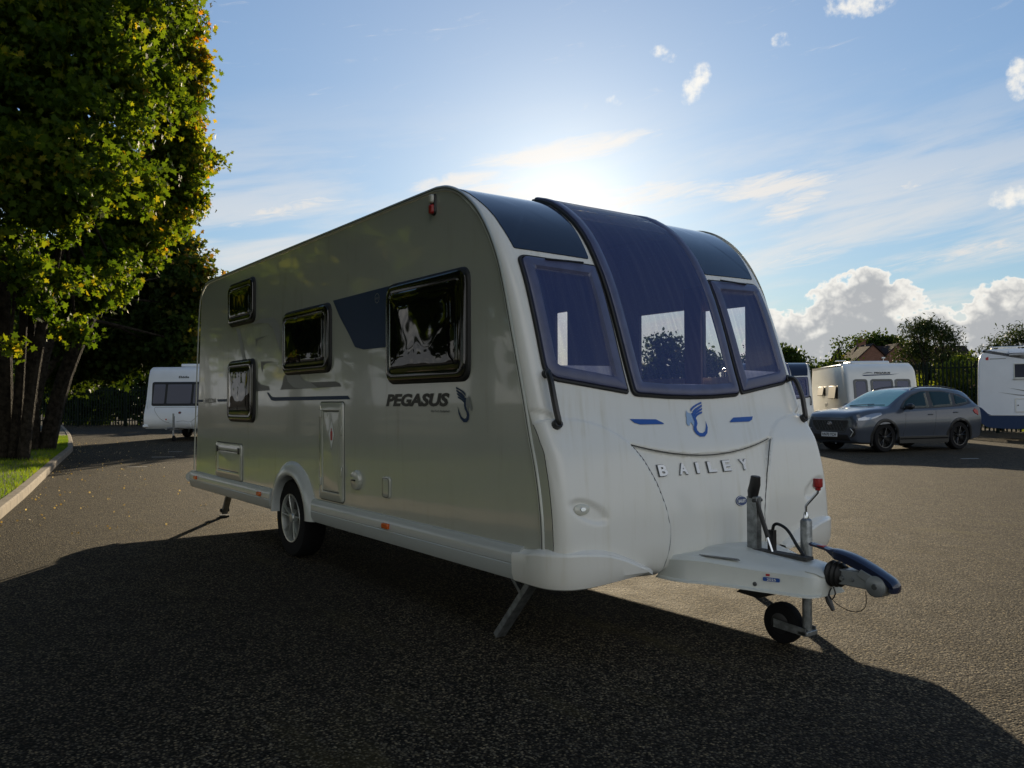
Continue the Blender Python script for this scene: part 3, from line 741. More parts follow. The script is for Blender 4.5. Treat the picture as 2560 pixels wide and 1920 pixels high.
    for x in (-2.86,-2.18): MB().box(x,x+.04,-W-.028,-W-.016,.80,.86).build('catch','black',h,bevel=.004)
    s_ = MB().lathe([(.0,-.03),(.05,-.03),(.066,-.026),(.072,-.012),(.072,0)], (.40,-W,.742), 'y', 28).build('filler_cap','side',root)
    MB().box(.375,.425,-W-.042,-W-.030,.737,.749).build('key_grip','black',s_,bevel=.003)
    h = rings(rpoly([(.79,.655),(.90,.655),(.90,.80),(.79,.80)],.03), sm, [(0,.001),(.002,.010),(.01,.012)], cap=2).build('power_socket','side',root)
    rings(rpoly([(.80,.66),(.89,.66),(.89,.79),(.80,.79)],.025), sm, [(0,.0135),(.004,.0138)], cap=0).build('gap','seam',h)
    # marker lamp high on the side
    k = rings(rpoly([(1.435,2.43),(1.49,2.43),(1.49,2.565),(1.435,2.565)],.026,5), sm, [(0,.001),(.003,.014),(.006,.016)], cap=2).build('end_marker','black',root)
    rings(rpoly([(1.441,2.436),(1.484,2.436),(1.484,2.50),(1.441,2.50)],.018,5), sm, [(0,.014),(.004,.030),(.010,.034)], cap=2).build('red_lens','red',k)
    rings(rpoly([(1.441,2.502),(1.484,2.502),(1.484,2.56),(1.441,2.56)],.018,5), sm, [(0,.014),(.004,.030),(.010,.034)], cap=2).build('clear_lens','clear',k)
    # --- wheel arches and wheels
    for sg in (-1,1):
        vv = []; n = 0; Z0 = .36
        for k in range(41):
            t = math.pi*(1.0-k/40); c_, s_n = math.cos(t), math.sin(t)
            skew = 0
            for (dr, o) in ((.125,-.004),(.110,.012),(.075,.036),(.030,.048),(.006,.050),(.0,.044),(-.006,.03),(-.010,-.12)):
                a, b = .355+dr*1.0, .335+dr*.95
                vv.append((AX+skew+a*c_*(1.0 if c_ < 0 else 1.02), sg*(W+o), Z0+b*s_n)); 
        k8 = 8
        a = MB().add(vv, [(i*k8+j,i*k8+j+1,(i+1)*k8+j+1,(i+1)*k8+j) for i in range(40) for j in range(k8-1)]).build('wheel_arch','alu',root,angle=60)
        MB().prism([(AX+.37*math.cos(t), sg*(W-.12), .36+.34*math.sin(t)) for t in [math.pi*k/20 for k in range(21)]], (0,-sg*.25,0), cap=False).box(AX-.4,AX+.4,sg*(W-.38),sg*(W-.36),.3,.75).build('wheel_well','dark_in',a)
        wheel((-.93, sg*1.02, .325), sg, .325, .20, root, 'wheel')
    # --- corner steadies
    def steady(top, foot, brace, pad):
        t, f2 = Vector(top), Vector(foot); d = (f2-t).normalized(); side = Vector((0,1,0)); up = d.cross(side).normalized()
        m = MB(); w = .032
        for a0, a1, b0, b1 in ((-w,w,-.002,.002),(-w,-w+.004,-.03,.0),(w-.004,w,-.03,.0)):
            q = [t+side*a+up*b for a,b in ((a0,b0),(a1,b0),(a1,b1),(a0,b1))]; m.prism([tuple(x) for x in q], tuple(f2-t))
        o = m.build('corner_steady','galv',root)
        MB().tube([brace, tuple(t.lerp(f2,.38)-up*.02)], [.018,.014], 4, sq=True).build('brace','galv',o)
        MB().tube([tuple(t-Vector((.05,0,-.03))), tuple(t+Vector((.12,0,-.02)))], .022, 8).build('pivot','dark_in',o)
        if pad: MB().prism([(f2.x+.075*math.cos(a), f2.y+.055*math.sin(a), .002) for a in [2*math.pi*k/16 for k in range(16)]], (0,0,.02)).tube([tuple(f2-Vector((0,.05,-.045))), tuple(f2+Vector((0,.05,.045)))], .02, 8).build('foot_pad','rubber',o)
    steady((2.40,-1.06,.40),(2.06,-1.075,.004),(2.10,-1.06,.40),False); steady((2.40,1.0,.40),(2.10,1.0,.004),(2.10,1.0,.40),False)
    steady((-3.42,-.82,.38),(-3.74,-.80,.03),(-3.12,-.82,.40),True); steady((-3.42,.82,.38),(-3.74,.82,.03),(-3.12,.82,.40),True)
    MB().tube([(-.93,-.9,.31),(-.93,.9,.31)], .05, 12).box(-3.2,2.3,-.42,-.37,.30,.40).box(-3.2,2.3,.37,.42,.30,.40).build('chassis','dark_in',root,smooth=False)
    hitch(root)
    return root

def wheel(c, sg, r, w, parent, name, rim='alloy', rr=.62, spokes=5):
    """tyre + multi-spoke rim; outer face towards sg"""
    x, y, z = c; h = w/2
    wh = MB().lathe([(r*rr*.96,-h*.9),(r*.80,-h),(r*.95,-h*.93),(r*.99,-h*.72),(r,-h*.4),(r,h*.4),(r*.99,h*.72),(r*.95,h*.93),(r*.80,h),(r*rr,h*.92),(r*rr*.97,h*.80)], c, 'y', 48).build(name,'tyre',parent)
    q = lambda rad, o, a: (x+rad*math.cos(a), y+sg*o, z+rad*math.sin(a))
    m = MB()
    R1 = r*rr
    m.lathe([(R1*1.01,sg*h*.90),(R1*1.0,sg*h*.97),(R1*.95,sg*h*.95),(R1*.93,sg*h*.75),(R1*.90,sg*h*.1),(R1*.88,-sg*h*.4)], c, 'y', 48)
    for k in range(spokes):
        a0 = 2*math.pi*k/spokes+math.pi/2
        for d in (-.17,.17):
            v = []
            for (rad, dw, o) in ((.16,.13,.74),(.45,.075,.84),(.75,.062,.88),(.95,.075,.88)):
                sh = d*(1 if rad > .2 else .55); 
                a = a0+sh*(.5+.75*rad)
                for da, oo in ((-dw/rad*.22*rad**.0,0),(0,.06),(dw/rad*.22,0)):
                    da = (-1 if oo == 0 and da < 0 else (1 if oo == 0 else 0))*dw*.42/rad
                    v.append(q(R1*rad, h*(o+oo-.0), a+da))
                for da in (1,-1): v.append(q(R1*rad, h*(o-.35), a+da*dw*.42/rad))
            m.add(v, [(i*5+j, i*5+(j+1)%5, (i+1)*5+(j+1)%5, (i+1)*5+j) for i in range(3) for j in range(5)])
    m.lathe([(.0,sg*h*.92),(R1*.17,sg*h*.90),(R1*.20,sg*h*.80),(R1*.24,sg*h*.45)], c, 'y', 24)
    m.build('rim', rim, wh)
    MB().lathe([(0,sg*h*.30),(R1*.9,sg*h*.30)], c, 'y', 32).build('brake_disc','dark_in',wh)
    return wh

def hitch(root):
    # moulded hitch cover
    xs = [(2.60,.40,.335,.455,.10,.47),(2.72,.40,.335,.465,.12,.485),(2.80,.375,.335,.470,.14,.50),(2.87,.335,.335,.468,.13,.502),(2.95,.30,.335,.462,.11,.493),(3.05,.255,.332,.452,.105,.486),(3.15,.212,.328,.447,.10,.480),(3.25,.172,.325,.444,.095,.474),(3.32,.145,.323,.442,.085,.468),(3.365,.122,.323,.436,.07,.458),(3.395,.085,.328,.42,.05,.440)]
    v = []; nn = 0
    for (x, w, zb, zs, wc, zt) in xs:
        sec = [(-w-.022,zb),(-w-.020,zb+.008),(-w-.004,zb+.014),(-w,zb+.03),(-w+.006,zs-.02),(-w+.03,zs),(-wc-.03,zs+.004),(-wc,zt-.004),(-wc+.03,zt),(0,zt)]
        sec = sec+[(-a,b) for a,b in sec[-2::-1]]
        nn = len(sec); v += [(x,a,b) for a,b in sec]
    f = [(i*nn+j,(i+1)*nn+j,(i+1)*nn+j+1,i*nn+j+1) for i in range(len(xs)-1) for j in range(nn-1)]
    f.append(tuple((len(xs)-1)*nn+j for j in range(nn)))
    cov = MB().add(v,f).build('hitch_cover','cover',root,angle=40)
    MB().box(2.90,3.27,-.032,.032,.478,.4945).build('slot','seam',cov,smooth=False)
    MB().prism([(2.80,-.30,.4745),(2.86,-.315,.4745),(3.02,-.235,.4665),(2.99,-.215,.469)],(0,0,.002)).build('air_vent','decal_dgrey',cov,smooth=False)
    # tax-year sticker on the near flank (flank runs from (3.05,-.25) to (3.3,-.155))
    a, b = Vector((3.05,-.249,0)), Vector((3.30,-.150,0)); d = (b-a).normalized(); nrm = Vector((d.y,-d.x,0))
    fl = lambda s,z,o: tuple(a+d*s+nrm*(o+.004)+Vector((0,0,z)))
    k = flat([rpoly([(.10,.383),(.185,.383),(.185,.403),(.10,.403)],.006,2)], fl, .002, 1e3).build('sticker','decal_bright',cov,smooth=False)
    textmesh(fl,.004,s='2025',height=.013,width=.045,bold=.02,x=.143,y=.3865,align='C').build('sticker_lettering','decal_white',k,smooth=False)
    flat([[(.115,.409),(.135,.409),(.135,.420),(.115,.420)]], fl, .002, 1e3).build('sticker','decal_red',cov,smooth=False)
    MB().lathe([(0,-.008),(.010,-.006),(.012,0)], fl(.06,.362,0), 'y', 12).build('screw_cap','decal_dgrey',cov)
    # A-frame members and stabiliser below
    MB().box(2.5,3.36,-.035,.035,.35,.42).build('drawbar','galv',root,smooth=False)
    # hand brake
    hb = MB().box(2.897,2.962,-.022,.022,.44,.775).build('handbrake_lever','galv',root,bevel=.003)
    MB().tube([(2.922,0,.765),(2.925,0,.80),(2.937,0,.84),(2.943,0,.885)], [.026,.031,.030,.026], 12).build('grip','black',hb,bevel=.003)
    gs = MB().tube([(2.951,-.01,.762),(3.025,-.01,.565)], .0125, 10).tube([(2.951,-.035,.755),(2.951,.035,.755)], .010, 8).build('gas_strut','black',root)
    MB().tube([(3.02,-.01,.575),(3.062,-.01,.470)], .0055, 8).build('piston_rod','chrome',gs)
    MB().box(3.00,3.035,.02,.05,.45,.60).tube(spline([(3.02,.035,.585),(3.03,.035,.625),(3.06,.035,.635),(3.12,.03,.61),(3.19,.02,.53),(3.25,.01,.47)],6), .0085, 8).build('towing_cable','black',root)
    # jockey wheel, behind the cover's far edge
    J = .075; jx = 3.20
    jw = MB().tube([(jx,J,.36),(jx,J,.665),(jx,J,.672),(jx,J,.678)], [.030,.030,.026,.020], 20).tube([(jx,J,.30),(jx,J,.36)],[.034,.034],16).build('jockey_wheel','galv',root)
    MB().tube([(jx,J,.085),(jx,J,.40)], .0245, 18).build('inner_tube','galv',jw)
    MB().tube([(jx,J,.672),(jx,J,.70),(jx,J,.712)], [.014,.014,.009], 12).build('collar','chrome',jw)
    MB().tube(spline([(jx,J,.70),(jx,J,.738),(jx+.008,J,.752),(jx+.058,J,.805),(jx+.070,J,.822),(jx+.072,J,.86)],5), .0065, 10).build('crank','chrome',jw)
    MB().tube([(jx+.072,J,.830),(jx+.072,J,.845),(jx+.072,J,.848),(jx+.072,J,.892)], [.015,.015,.025,.025], 8).build('crank_knob','red',jw,bevel=.003)
    wx = jx-.145; Rj = .108
    wl = MB().lathe([(.03,-.034),(.06,-.036),(Rj*.85,-.036),(Rj*.97,-.028),(Rj,-.012),(Rj,.012),(Rj*.97,.028),(Rj*.85,.036),(.06,.036),(.03,.034)], (wx,J,Rj), 'y', 36).build('wheel','tyre',jw)
    MB().lathe([(0,-.040),(.045,-.038),(.06,-.034)], (wx,J,Rj), 'y', 20).build('hub','black',wl)
    MB().prism([(wx-.03,J-.047,Rj-.022),(jx+.02,J-.047,.075),(jx+.02,J-.047,.115),(wx-.03,J-.047,Rj+.022)],(0,.004,0)).prism([(wx-.03,J+.043,Rj-.022),(jx+.02,J+.043,.075),(jx+.02,J+.043,.115),(wx-.03,J+.043,Rj+.022)],(0,.004,0)).build('fork','galv',jw)
    MB().box(jx-.03,jx+.03,J-.047,J+.047,.075,.10).build('fork_bracket','galv',jw,bevel=.004)
    # coupling
    g = MB()
    P = [(3.385,.058),(3.40,.066),(3.41,.056),(3.425,.064),(3.435,.054),(3.447,.060),(3.457,.050),(3.47,.046)]
    cpl = MB().lathe([(r,x-3.385) for x,r in P], (3.385,0,.435), 'x', 20).build('rubber_gaiter','rubber',root)
    cp = MB().prism([(3.44,-.038,.395),(3.60,-.040,.395),(3.62,-.040,.45),(3.56,-.040,.475),(3.44,-.038,.470)],(0,.078,0)).build('coupling_head','silver',root,bevel=.006)
    MB().lathe([(0,-.052),(.038,-.052),(.050,-.044),(.053,-.02),(.053,.02),(.050,.044),(.038,.052),(0,.052)], (3.645,0,.418), 'y', 30).build('ball_housing','silver',cp)
    MB().lathe([(0,-.056),(.012,-.056),(.016,-.050)], (3.645,0,.418), 'y', 14).build('pad_bolt','decal_dgrey',cp)
    for x in (3.475,3.525): MB().lathe([(0,-.052),(.010,-.052),(.012,-.040)], (x,0,.43), 'y', 8).build('bolt','galv',cp)
    MB().prism([(3.55,-.046,.455),(3.575,-.046,.490),(3.64,-.046,.462),(3.66,-.046,.44),(3.60,-.046,.43)],(0,.092,0)).build('handle_pivot','silver',cp,bevel=.005)
    sp = spline([(3.28,.574),(3.34,.566),(3.39,.560),(3.44,.560),(3.52,.545),(3.60,.515),(3.67,.482),(3.715,.455),(3.735,.425),(3.73,.395)],4)
    wd = [(3.28,.022),(3.38,.026),(3.44,.040),(3.60,.044),(3.72,.040),(3.74,.035)]
    th = [(3.28,.014),(3.38,.018),(3.43,.055),(3.55,.060),(3.66,.040),(3.74,.03)]
    v = []; n = len(sp)
    for i, p in enumerate(sp):
        a_, b_ = sp[max(i-1,0)], sp[min(i+1,n-1)]; t = Vector((b_[0]-a_[0], b_[1]-a_[1])).normalized(); w = interp(wd,p[0]); h = interp(th,p[0])
        for (yy, d) in ((-w,-h*.85),(-w,-h*.2),(-w*.75,-.004),(-w*.3,0),(w*.3,0),(w*.75,-.004),(w,-h*.2),(w,-h*.85)):
            v.append((p[0]-t.y*d*1, yy, p[1]+t.x*d))
    m = MB().add(v, [(i*8+j,i*8+(j+1)%8,(i+1)*8+(j+1)%8,(i+1)*8+j) for i in range(n-1) for j in range(8)]+[tuple(range(8)),tuple(range(8*n-1,8*n-9,-1))])
    m.build('stabiliser_handle','navy_plastic',cp,angle=50)
    MB().box(3.28,3.36,-.018,.018,.556,.566).build('handle_tab','red',cp,bevel=.003)
    # electrics plug, breakaway cable and small loops
    MB().tube([(3.375,-.03,.35),(3.40,-.035,.30),(3.425,-.04,.262)], [.012,.015,.009], 8).build('breakaway_toggle','black',root)
    MB().tube(spline([(3.41,-.03,.37),(3.40,-.035,.34),(3.415,-.035,.315),(3.43,-.03,.345),(3.42,-.03,.375)],4), .0035, 6).tube(spline([(3.41,-.03,.315),(3.45,-.03,.290),(3.51,-.03,.275),(3.56,-.03,.285),(3.59,-.03,.32),(3.59,-.03,.385)],5), .0022, 6).build('breakaway_cable','black',root)
    # step / tray under the drawbar
    MB().prism([(2.80,.0,.235),(2.95,.0,.225),(3.03,.0,.26),(3.03,.0,.30),(2.88,.0,.29)],(0,.16,0)).build('cable_tray','black',root,bevel=.004)
    MB().tube([(2.6,.05,.30),(3.15,.05,.30)], .008, 6).build('brake_rod','galv',root)

main = build_caravan()

# ================================================================== OTHER VEHICLES
def place(root, x, y, az): root.location = (x,y,0); root.rotation_euler = (0,0,R(az))
def shell_body(root, P, Wd, rc, m, name='body', n=3, roofmat=None):
    """P: profile (x,z) from the bottom front over the roof to the bottom rear"""
    T = spline(P, n); Y = [-(Wd-rc)-rc*math.sin(math.pi/2*k/4) for k in range(4,0,-1)]+[-(Wd-rc)+2*(Wd-rc)*k/8 for k in range(9)]+[(Wd-rc)+rc*math.sin(math.pi/2*k/4) for k in range(1,5)]
    def cor(y): a = abs(y)-(Wd-rc); return 0 if a < 0 else rc-math.sqrt(max(rc*rc-a*a,0))
    v = []
    for i, p in enumerate(T):
        a, b = T[max(i-1,0)], T[min(i+1,len(T)-1)]; t = Vector((b[0]-a[0],b[1]-a[1])).normalized()
        for y in Y: v.append((p[0]-t.y*-cor(y), y, p[1]-t.x*cor(y)) if False else (p[0]-cor(y)*(t.y), y, p[1]+cor(y)*(t.x)) )
    N = len(Y); L = len(T)
    f = [(i*N+j,i*N+j+1,(i+1)*N+j+1,(i+1)*N+j) for i in range(L-1) for j in range(N-1)]
    f += [tuple(i*N for i in range(L)), tuple(i*N+N-1 for i in range(L-1,-1,-1)), tuple(list(range(N))+list(range((L-1)*N+N-1,(L-1)*N-1,-1)))]
    return MB().add(v,f).build(name, m, root, angle=45)
def fmapper(P, n=6):
    T = spline(P, n); S = [0]
    for a,b in zip(T,T[1:]): S.append(S[-1]+math.dist(a,b))
    def mp(y, z, off):
        for i in range(len(T)-1):
            if T[i+1][1] >= z: break
        a, b = T[i], T[i+1]; k = (z-a[1])/(b[1]-a[1]) if b[1] != a[1] else 0
        t = Vector((b[0]-a[0], b[1]-a[1])).normalized()
        return (a[0]+(b[0]-a[0])*k+t.y*off, y, z-t.x*off)
    return mp
M['van_white'] = mat('caravan_cream_white', (.68,.68,.64), .3, coat=.1, var=(2,.04), bump=(25,.05,.003))
M['van_cool'] = mat('caravan_pale_white', (.74,.77,.80), .28, coat=.1, var=(2,.03))
M['smoke'] = mat('smoked_window', (.035,.04,.06), .12, spec=.5)
M['smoke_blue'] = mat('blue_smoked_window', (.035,.045,.10), .16, spec=.5)
M['pewter'] = mat('tinted_hopper_glass', (.13,.12,.105), .5, spec=.15, bump=(30,.1,.004))
M['blind'] = mat('window_blind', (.11,.11,.14), .5)
def rect(y0,y1,z0,z1,r): return resample(rpoly([(y0,z0),(y1,z0),(y1,z1),(y0,z1)], r, 5), .2)
def pane_set(root, mp, outline, fm='black', pm='smoke', w=.05, name='window'):
    o = rings(outline, mp, [(-.004,.001),(0,.018),(w*.6,.022),(w,.014)], cap=0).build(name, fm, root)
    rings(inset(outline,w), mp, [(0,.014)], cap=3).build('pane', pm, o); return o
def jockey(root, x, top=.9):
    h = MB().tube([(x+.55,0,.45),(x+1.0,0,.45)], .04, 8).box(x-.3,x+.6,-.03,.03,.38,.46).build('drawbar','galv',root)
    MB().tube([(x+.55,.05,.20),(x+.55,.05,top)], .03, 10).build('jockey_tube','galv',root)
    MB().lathe([(.02,-.03),(.08,-.035),(.10,-.02),(.10,.02),(.08,.035),(.02,.03)], (x+.5,.05,.10), 'y', 20).build('jockey_wheel','tyre',root)
    MB().tube([(x+.35,-.02,.45),(x+.33,-.02,.85)], .022, 8).build('handbrake_lever','black',root)

# --- pale caravan on the left, seen from the front
def left_van():
    r = empty('touring_caravan'); tag(r, 'pale blue-white caravan parked by the railings under the trees on the left', 'caravan')
    P = [(2.55,.42),(2.68,.60),(2.66,.95),(2.52,1.30),(2.42,1.75),(2.33,2.15),(2.24,2.42),(2.10,2.53),(1.8,2.58),(0,2.60),(-2.6,2.58),(-2.85,2.45),(-2.95,1.5),(-3.0,.42)]
    shell_body(r, P, 1.16, .06, 'van_cool')
    mp = fmapper(P[:8])
    o = rings(resample(rpoly([(-.92,1.22),(.92,1.22),(.97,2.02),(-.97,2.02)],.06,4),.15), mp, [(-.02,.002),(0,.012),(.01,.014)], cap=6).build('window','black',r)
    for a,b in ((-.90,-.50),(-.42,.42),(.50,.90)): rings(rect(a,b,1.28,1.95,.04), mp, [(0,.020),(.02,.026)], cap=4).build('pane','blind',o)
    textmesh(mp,.006,s='Elddis',height=.075,width=.36,bold=.03,x=-.08,y=2.17).build('lettering','decal_black',r,smooth=False)
    b_ = rings([(.10+.055*math.cos(t),.97+.04*math.sin(t)) for t in [2*math.pi*k/20 for k in range(20)]], mp, [(0,.004),(.004,.006)], cap=2).build('badge','decal_dgrey',r)
    rings([(.10+.022*math.cos(t),.97+.022*math.sin(t)) for t in [2*math.pi*k/12 for k in range(12)]], mp, [(0,.009)], cap=1).build('badge_mark','red',b_)
    m = MB(); seam = [(-.80,1.15),(-.79,1.05),(-.60,.80),(-.42,.68),(-.20,.62),(0,.66),(.25,.69),(.50,.66),(.79,.95),(.80,1.15)]
    m.tube([mp(a,b,.002) for a,b in spline(seam,3)], .006, 5).tube([mp(a,b,.002) for a,b in ((-.8,1.15),(0,1.16),(.8,1.15))], .006, 5)
    m.build('locker_seam','decal_grey',r)
    rings(resample(rpoly([(-.30,.46),(.50,.46),(.50,.63),(.30,.66),(-.24,.65)],.05),.1), mp, [(0,.002),(.01,.03)], cap=2).build('hitch_fairing','van_cool',r)
    d = flat([[(-.42,.74),(-.36,.81),(-.30,.74),(-.36,.67)]], mp, .004, 1).build('gas_sticker','decal_white',r,smooth=False)
    rings([(-.36+.028*math.cos(t),.74+.028*math.sin(t)) for t in [2*math.pi*k/10 for k in range(10)]], mp, [(0,.006)], cap=1).build('sticker_mark','decal_red',d)
    for sg in (-1,1):
        MB().tube(spline([mp(sg*1.02,1.12,.0),mp(sg*1.03,1.18,.05),mp(sg*1.03,1.34,.05),mp(sg*1.02,1.42,0)],3), .022, 8).build('grab_handle','van_cool',r)
        MB().prism([(2.45,sg*1.0,.42),(2.72,sg*1.0,.48),(2.70,sg*1.0,.56),(2.5,sg*1.0,.60)],(0,sg*.17,0)).build('bumper_corner','van_cool',r,bevel=.02)
        wheel((-.6,sg*1.0,.32),sg,.32,.2,r,'wheel')
    q = pane_set(r, lambda x,z,o: (x,-1.16-o,z), rect(.8,2.0,1.3,1.95,.08))
    MB().box(.6,1.3,-.45,.35,2.60,2.72).build('rooflight','van_cool',r,bevel=.04)
    for x in (-.3,-.1,.1,.28): pass
    MB().box(-2.0,-.5,-.2,.4,2.60,2.66).build('solar_panel','navy',r,bevel=.01)
    jockey(r, 2.5, .95)
    return r
lv = left_van(); place(lv, -26.0, 5.35, -37.5)

# --- older cream caravan behind the car
def old_van():
    r = empty('touring_caravan'); tag(r, 'weathered cream caravan behind the grey car with a roof hump and three front windows', 'caravan')
    P = [(2.60,.42),(2.72,.62),(2.70,1.0),(2.60,1.35),(2.50,1.75),(2.40,2.08),(2.28,2.32),(2.08,2.48),(1.8,2.57),(1.4,2.60),(-2.4,2.58),(-2.75,2.45),(-2.9,1.5),(-2.95,.42)]
    shell_body(r, P, 1.14, .10, 'van_white')
    mp = fmapper(P[:8])
    for a,b in ((-.92,-.46),(-.36,.36),(.42,.92)):
        o = rings(resample(rpoly([(a,1.30),(b,1.30),(b+(.0),2.02),(a,2.02)],.09,5),.12), mp, [(-.005,.002),(0,.022),(.05,.026),(.07,.016)], cap=0).build('window','decal_dgrey',r)
        rings(resample(rpoly([(a+.07,1.37),(b-.07,1.37),(b-.07,1.95),(a+.07,1.95)],.06,5),.12), mp, [(0,.017)], cap=4).build('pane','smoke_blue',o)
    flat([[(-.62,2.17),(-.30,2.18),(.35,2.19),(.62,2.21),(.30,2.165),(-.25,2.145),(-.55,2.135)]], mp, .006, .2).build('swoosh','decal_navy',r,smooth=False)
    flat([[(-.60,2.21),(-.42,2.27),(-.30,2.26),(-.22,2.22),(-.35,2.23)]], mp, .006, .2).build('swoosh','decal_grey',r,smooth=False)
    textmesh(mp,.008,s='PEGASUS',height=.060,width=.52,bold=.05,x=-.20,y=2.205).build('lettering','decal_black',r,smooth=False)
    # side windows standing open on their top hinges
    sm = lambda x,z,o: (x,-1.14-o,z)
    for x0,x1,z0,z1 in ((.30,1.30,1.36,1.82),(-1.35,-.50,1.48,1.82)):
        fr = rings(rect(x0,x1,z0,z1,.05), sm, [(0,.001),(.01,.01)], cap=1).build('window','black',r)
        h = .06
        MB().prism([(x0,-1.165,z1),(x1,-1.165,z1),(x1,-1.165-h,z0),(x0,-1.165-h,z0)],(0,-.035,.012)).build('hopper_pane','pewter',fr,bevel=.012)
        for x in (x0+.02,x1-.02): MB().tube([(x,-1.15,z0+.05),(x,-1.155-h,z0+.03)], .01, 6).build('stay','black',fr)
    v = rings(rect(-.55,-.22,1.04,1.22,.01), sm, [(0,.001),(.002,.012),(.03,.012),(.035,.004)], cap=1).build('fridge_vent','van_white',r)
    for z in (1.09,1.13,1.17): MB().box(-.52,-.25,-1.158,-1.152,z,z+.018).build('slat','decal_grey',v,smooth=False)
    textmesh(sm,.004,s='PALERMO',height=.045,width=.34,bold=.03,shear=.2,x=.70,y=.985).build('lettering','decal_dgrey',r,smooth=False)
    flat([[(.45,.965),(1.6,.955),(1.35,.940),(.55,.945)]], sm, .003, 9).build('swoosh','decal_dgrey',r,smooth=False)
    MB().box(-2.9,2.62,-1.149,-1.138,.925,.932).build('trim_line','decal_grey',r,smooth=False)
    MB().prism([(.5,-.75,2.60),(1.6,-.75,2.60),(1.45,-.75,2.69),(.6,-.75,2.70)],(0,1.3,0)).build('rooflight','van_white',r,bevel=.05)
    a = MB().tube([(.95,-.95,2.58),(.95,-.95,2.70)], .035, 10).build('aerial','black',r)
    MB().lathe([(.0,.03),(.15,.028),(.20,.0),(.0,-.02)], (.95,-.95,2.71), 'z', 20).build('aerial_disc','van_white',a)
    for sg in (-1,1): wheel((-.5,sg*1.0,.32),sg,.32,.2,r,'wheel')
    jockey(r, 2.6)
    return r
ov = old_van(); place(ov, -11.07, 24.59, -44.0)

# --- same type of caravan as the main one, half hidden behind it
tw = copy_tree(main); tag(tw, 'caravan mostly hidden by the big caravan, only its navy roof panel and blue window showing', 'caravan')
place(tw, -12.84, 21.30, -44.0)

# --- motorhome at the right edge
def motorhome():
    r = empty('motorhome'); tag(r, 'white motorhome with a dark blue skirt cut off by the right edge of the view', 'motorhome')
    P = [(3.2,.45),(3.3,1.0),(3.25,1.5),(3.1,2.3),(2.8,2.8),(2.3,2.90),(0,2.93),(-2.9,2.92),(-3.12,2.84),(-3.24,2.66),(-3.28,2.3),(-3.30,1.2),(-3.30,.78)]
    shell_body(r, P, 1.14, .07, 'van_cool')
    sm = lambda x,z,o: (x,-1.14-o,z)
    # blue skirt: rises towards the rear corner
    MB().prism([(-3.31,-1.155,1.10),(-3.20,-1.155,1.05),(-3.02,-1.155,.86),(-2.9,-1.155,.80),(3.2,-1.155,.80),(3.2,-1.155,.38),(-2.6,-1.155,.38),(-3.05,-1.155,.42),(-3.30,-1.155,.62)],(0,2.31,0)).build('blue_skirt','decal_navy',r,bevel=.01)
    MB().box(-3.0,3.1,-1.162,-1.1575,.795,.812).build('skirt_trim','decal_grey',r,smooth=False)
    fr = rings(rect(-2.30,-1.68,1.98,2.46,.015), sm, [(0,.001),(.004,.02),(.028,.02),(.032,.008)], cap=0).build('window','rail',r)
    rings(rect(-2.268,-1.712,2.012,2.428,.01), sm, [(0,.009)], cap=2).build('pane','smoke',fr)
    MB().box(-2.005,-1.985,-1.158,-1.150,2.01,2.43).build('window_bar','black',fr,smooth=False)
    MB().box(-2.33,-1.65,-1.185,-1.14,1.955,1.978).build('sill','rail',fr,bevel=.004)
    h = rings(rect(-2.28,-1.86,.90,1.36,.05), sm, [(0,.001),(.005,.018),(.035,.018),(.04,.008)], cap=0).build('service_hatch','van_white',r)
    rings(rect(-2.238,-1.902,.942,1.318,.03), sm, [(0,.012)], cap=2).build('door_panel','van_cool',h)
    MB().lathe([(0,-.02),(.02,-.018),(.02,0)], (-2.19,-1.15,1.13), 'y', 12).build('lock','black',h)
    m = flat([[(-2.48,1.69),(-2.0,1.60),(-1.0,1.47),(-.2,1.44),(-1.0,1.44),(-2.0,1.565)]], sm, .003, 9).build('swoosh','decal_grey',r,smooth=False)
    flat([[(-2.75,1.55),(-2.2,1.47),(-1.2,1.39),(-.4,1.37),(-1.2,1.365),(-2.2,1.44)]], sm, .003, 9).build('swoosh','decal_grey',r,smooth=False)
    flat([[(-3.06,2.58),(-2.98,2.58),(-2.98,2.69),(-3.06,2.66)]], sm, .003, 9).build('sticker','decal_red',r,smooth=False)
    flat([[(-2.95,2.60),(-2.5,2.61),(-2.5,2.63),(-2.95,2.63)]], sm, .003, 9).build('stripe','decal_grey',r,smooth=False)
    aw = MB().prism([(-2.42,-1.14,2.70),(-2.42,-1.25,2.72),(-2.42,-1.27,2.78),(-2.42,-1.24,2.84),(-2.42,-1.14,2.86)],(5,0,0)).build('awning_case','van_cool',r,bevel=.01)
    MB().box(-2.42,2.5,-1.272,-1.262,2.765,2.785).build('stripe','decal_navy',aw,smooth=False)
    for sg in (-1,1): MB().tube(spline([(-2.9,sg*.95,2.90),(-2.85,sg*.95,2.98),(-2.5,sg*.95,3.0),(2,sg*.95,3.0)],4), .02, 8).build('roof_rail','rail',r)
    MB().prism([(-2.75,-.5,2.93),(-2.1,-.5,2.93),(-2.2,-.5,3.03),(-2.65,-.5,3.05)],(0,.8,0)).build('rooflight','van_white',r,bevel=.03)
    MB().box(-1.98,-1.92,-1.175,-1.150,.62,.66).build('side_marker','amber',r,bevel=.005)
    MB().box(-3.35,-3.28,-1.1,1.1,.40,.58).build('rear_bumper','decal_navy',r,bevel=.02)
    for sg in (-1,1):
        wheel((-1.2,sg*1.0,.34),sg,.34,.22,r,'wheel'); wheel((2.4,sg*1.0,.34),sg,.34,.22,r,'wheel')
    return r
mh = motorhome(); place(mh, -6.78+3.3*.918-.39*1.14, 24.15+3.3*.396+.918*1.14, 23.4)

